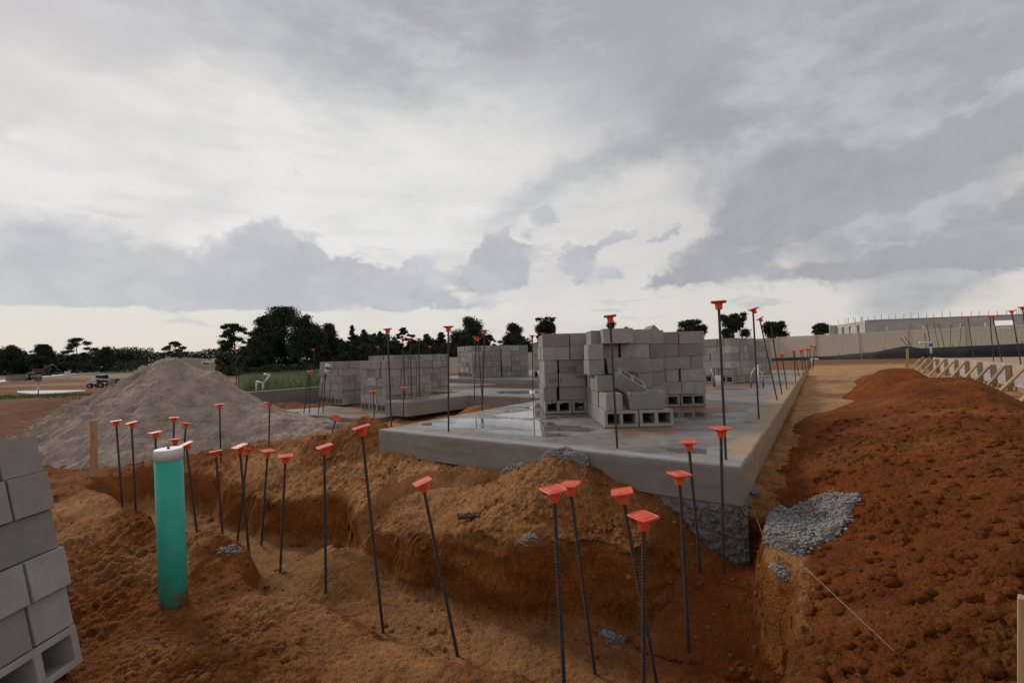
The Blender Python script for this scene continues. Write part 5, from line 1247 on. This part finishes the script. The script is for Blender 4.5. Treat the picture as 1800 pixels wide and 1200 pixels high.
# grass
def grass(name, n, fx, hmin, hmax, w, m, seed, filt=None):
    rg = np.random.default_rng(seed); x, y = fx(rg, n)
    if filt is not None: k = filt(x, y); x = x[k]; y = y[k]
    N = len(x); z = ground(x, y); h = rg.uniform(hmin, hmax, N); a_ = rg.uniform(0, 6.28, N); dx = np.cos(a_)*w; dy = np.sin(a_)*w; lx = rg.normal(0, .3, N)*h; ly = rg.normal(0, .3, N)*h
    V = np.stack([np.stack([x-dx, y-dy, z-.03], 1), np.stack([x+dx, y+dy, z-.03], 1), np.stack([x+lx, y+ly, z+h], 1)], 1).reshape(-1, 3)
    tag(link(name, mesh_np(name, V, np.arange(N*3).reshape(N, 3), m)), kind='stuff')
def f_grass(rg, n):
    Zz = rg.uniform(15, 42, n); px = rg.uniform(-40, 590, n); return (px-900)/800*Zz, Zz
def gf(x, y):
    band = y+.12*x+2.5*fbm(x, y, .06, 3, 200); return (band > 18) & (band < 40) & (fbm(x, y, .12, 4, 201)+.25*sm(-14, -8, x) > -.05)
grass('field_grass', 26000, f_grass, .10, .32, .03, M_GRASS, 31, gf)
def f_tall(rg, n):
    Zz = rg.uniform(36, 58, n); px = rg.uniform(425, 560, n); return (px-900)/800*Zz, Zz
grass('tall_grass', 5000, f_tall, .4, 1.5, .05, M_GRASS2, 32)

# ------------------------------------------------------------------ roads, machines in the field
def road(pts, name='road'):
    V = []; 
    for (px, y0, y1) in pts: a_ = G(px, y0, -1.53); b_ = G(px, y1, -1.53); V += [a_, b_]
    Fc = [(2*i, 2*i+1, 2*i+3, 2*i+2) for i in range(len(pts)-1)]
    me = bpy.data.meshes.new(name); n = len(V)
    VV = [tuple(v) for v in V]+[(v.x, v.y, v.z-.2) for v in V]; F2 = Fc+[(2*i+n+1, 2*i+1, 2*i+3, 2*i+3+n)[::-1] for i in range(len(pts)-1)]
    me.from_pydata(VV, [], F2); me.materials.append(M_ROAD); return tag(link(name, me), kind='structure')
road([(-60, 674, 679), (0, 668.2, 671.2), (40, 664.5, 666.8), (70, 660.8, 662.8), (120, 656.9, 658.1), (200, 652.8, 653.5)])
road([(30, 687.2, 689.2), (60, 686, 692), (100, 685.6, 690.6), (130, 685.4, 688), (150, 685.2, 686.6)], 'pavement')
def wheel(parent, loc, r, w, ax='Y'):
    o = link('wheel', tube('wheel', [(0, -w/2, 0), (0, w/2, 0)], r, M_TYRE, 16), parent, loc); link('rim', tube('rim', [(0, -w/2-.01, 0), (0, w/2+.01, 0)], r*.5, M_ORANGE, 12), o); return o
def bxp(name, parent, c, d, m, bev=.03, rot=None):
    bm = bmesh.new(); add_box(bm, (0, 0, 0), d, bevel=bev); return link(name, bm_mesh(name, bm, m), parent, c, rot)
def loader(label, px, py, Zm, yaw, main_m, sc=1.):
    r = empty('wheel_loader', P(px, py, Zm), (0, 0, yaw)); r.scale = (sc,)*3; tag(r, label, 'loader')
    bxp('body', r, (-1.1, 0, 1.15), (2.2, 1.7, .9), main_m, .1); bxp('chassis', r, (.3, 0, .8), (3.2, .9, .5), M_DARK)
    cb_ = bxp('cab', r, (.3, 0, 1.9), (1.2, 1.4, 1.3), M_GLASS, .08); link('cab_roof', box_mesh('cab_roof', (1.35, 1.55, .14), M_MWHITE, .03), cb_, (0, 0, .72))
    for x in (-1.3, 1.2):
        for y in (-.9, .9): wheel(r, (x, y, .65), .65, .45)
    for y in (-.5, .5): bxp('lift_arm', r, (1.8, y, 1.1), (1.6, .14, .22), main_m, rot=(0, .35, 0))
    bm = bmesh.new(); 
    prof = [(0, 0), (.9, -.05), (.95, .02), (.15, .12), (.0, .75), (-.1, .75)]
    a_ = [bm.verts.new((x, -1.15, z)) for x, z in prof]; b_ = [bm.verts.new((x, 1.15, z)) for x, z in prof]
    bm.faces.new(a_); bm.faces.new(b_[::-1])
    for k in range(6): bm.faces.new([a_[k], b_[k], b_[(k+1) % 6], a_[(k+1) % 6]])
    link('bucket', bm_mesh('bucket', bm, main_m), r, (2.5, 0, .12)); return r
loader('orange wheel loader with a white-roofed cab on the left field road', 57, 668, 96, math.radians(195), M_ORANGE, .62)
def excavator(label, px, py, Zm):
    r = empty('excavator', P(px, py, Zm), (0, 0, .2)); tag(r, label, 'excavator')
    for y in (-1.0, 1.0):
        bm = bmesh.new(); add_box(bm, (0, 0, .45), (3.4, .5, .8), bevel=.25); link('track', bm_mesh('track', bm, M_DARK), r, (0, y, 0))
    bxp('body', r, (-.3, 0, 1.5), (2.6, 2.2, 1.0), M_MRED, .12); bxp('cab', r, (.8, .6, 2.2), (1.1, 1.0, 1.5), M_GLASS, .08)
    link('boom', tube('boom', [(1, -.1, 1.5), (2.2, -.1, 3.0), (3.2, -.1, 2.6)], .2, M_MRED, 8), r); link('stick', tube('stick', [(3.2, -.1, 2.6), (3.5, -.1, 1.0)], .15, M_DARK, 8), r)
    bxp('bucket', r, (3.4, -.1, .6), (.7, .8, .7), M_DARK, .15); return r
excavator('dark red tracked excavator parked behind the orange loader', 74, 661, 122)
def trencher():
    r = empty('skid_steer', P(178, 681.5, 46), (0, 0, .12)); r.scale = (.66,)*3; tag(r, 'white compact skid steer with raised arms near the sand pile', 'skid steer')
    bxp('body', r, (-.9, 0, .95), (1.3, 1.3, .7), M_MWHITE, .08); bxp('engine_cover', r, (-1.3, 0, .9), (.5, 1.2, .9), M_DARK, .05)
    cb_ = bxp('cab', r, (.1, 0, 1.4), (1.1, 1.1, 1.1), M_GLASS, .05); link('cab_roof', box_mesh('cab_roof', (1.3, 1.2, .1), M_MWHITE, .02), cb_, (0, 0, .6))
    for x in (-1.0, .5):
        for y in (-.75, .75): wheel(r, (x, y, .4), .4, .3)
    for y in (-.8, .8): bxp('lift_arm', r, (.5, y, 1.35), (2.6, .12, .2), M_MWHITE, rot=(0, .12, 0))
    bxp('attachment', r, (1.9, 0, .9), (.35, 1.5, .9), M_DARK, .05); return r
trencher()
def truck():
    r = empty('pickup_truck', P(371, 640, 150), (0, 0, .1)); tag(r, 'tiny white pickup truck far off below the dirt hill', 'pickup truck')
    bm = bmesh.new(); prof = [(-2.6, .5), (2.6, .5), (2.65, 1.1), (1.4, 1.25), (.8, 1.85), (-.6, 1.85), (-.8, 1.2), (-2.6, 1.2)]
    a_ = [bm.verts.new((x, -.95, z)) for x, z in prof]; b_ = [bm.verts.new((x, .95, z)) for x, z in prof]; bm.faces.new(a_); bm.faces.new(b_[::-1])
    for k in range(8): bm.faces.new([a_[k], b_[k], b_[(k+1) % 8], a_[(k+1) % 8]])
    link('body', bm_mesh('body', bm, M_MWHITE), r); bxp('window', r, (.1, 0, 1.55), (1.0, 1.94, .4), M_GLASS, .02)
    for x in (-1.6, 1.7):
        for y in (-.85, .85): wheel(r, (x, y, .38), .38, .25)
truck()
sp = empty('street_sign', G(67.5, 692, -1.53)); tag(sp, 'thin street sign post with two green blades before the far road', 'sign')
Zs_ = sp.location.y; Hs = P(67.5, 661, Zs_).z-sp.location.z
link('post', tube('post', [(0, 0, -.2), (0, 0, Hs)], .04, M_WOODG, 8), sp); bxp('sign_blade', sp, (0, 0, Hs-.1), (.75, .03, .22), M_SIGN, .01); bxp('sign_blade', sp, (0, 0, Hs-.4), (.03, .6, .22), M_SIGN, .01)
bxp('notice_plate', sp, (0, -.05, Hs-1.1), (.35, .02, .45), M_MWHITE, .005)
# concrete pieces by the road
for i, (px, py, w_, lab) in enumerate([(22, 669, 1.6, 'left grey precast concrete drain box beside the far road'), (34, 667.5, 1.3, 'right grey precast concrete drain box beside the far road')]):
    r = empty('drain_box', P(px, py, 92), (0, 0, .3*i)); tag(r, lab, 'drain box', 'precast boxes by the road')
    bm = bmesh.new()
    for dx_, dy_, lx, ly in ((0, -.5, w_, .12), (0, .5, w_, .12), (-w_/2+.06, 0, .12, .88), (w_/2-.06, 0, .12, .88)): add_box(bm, (dx_, dy_, .5), (lx, ly, 1.0))
    link('box_wall', bm_mesh('box_wall', bm, M_ROUGH), r); link('lid', box_mesh('lid', (w_*.7, .7, .08), M_ROUGH, .01), r, (0, 0, 1.05))
wb = bxp('white_utility_box', None, P(118.5, 655, 120), (1.0, .8, 1.6), M_MWHITE, .05); wb.location.z = -.8; tag(wb, 'small white utility box standing in the far field', 'utility box')
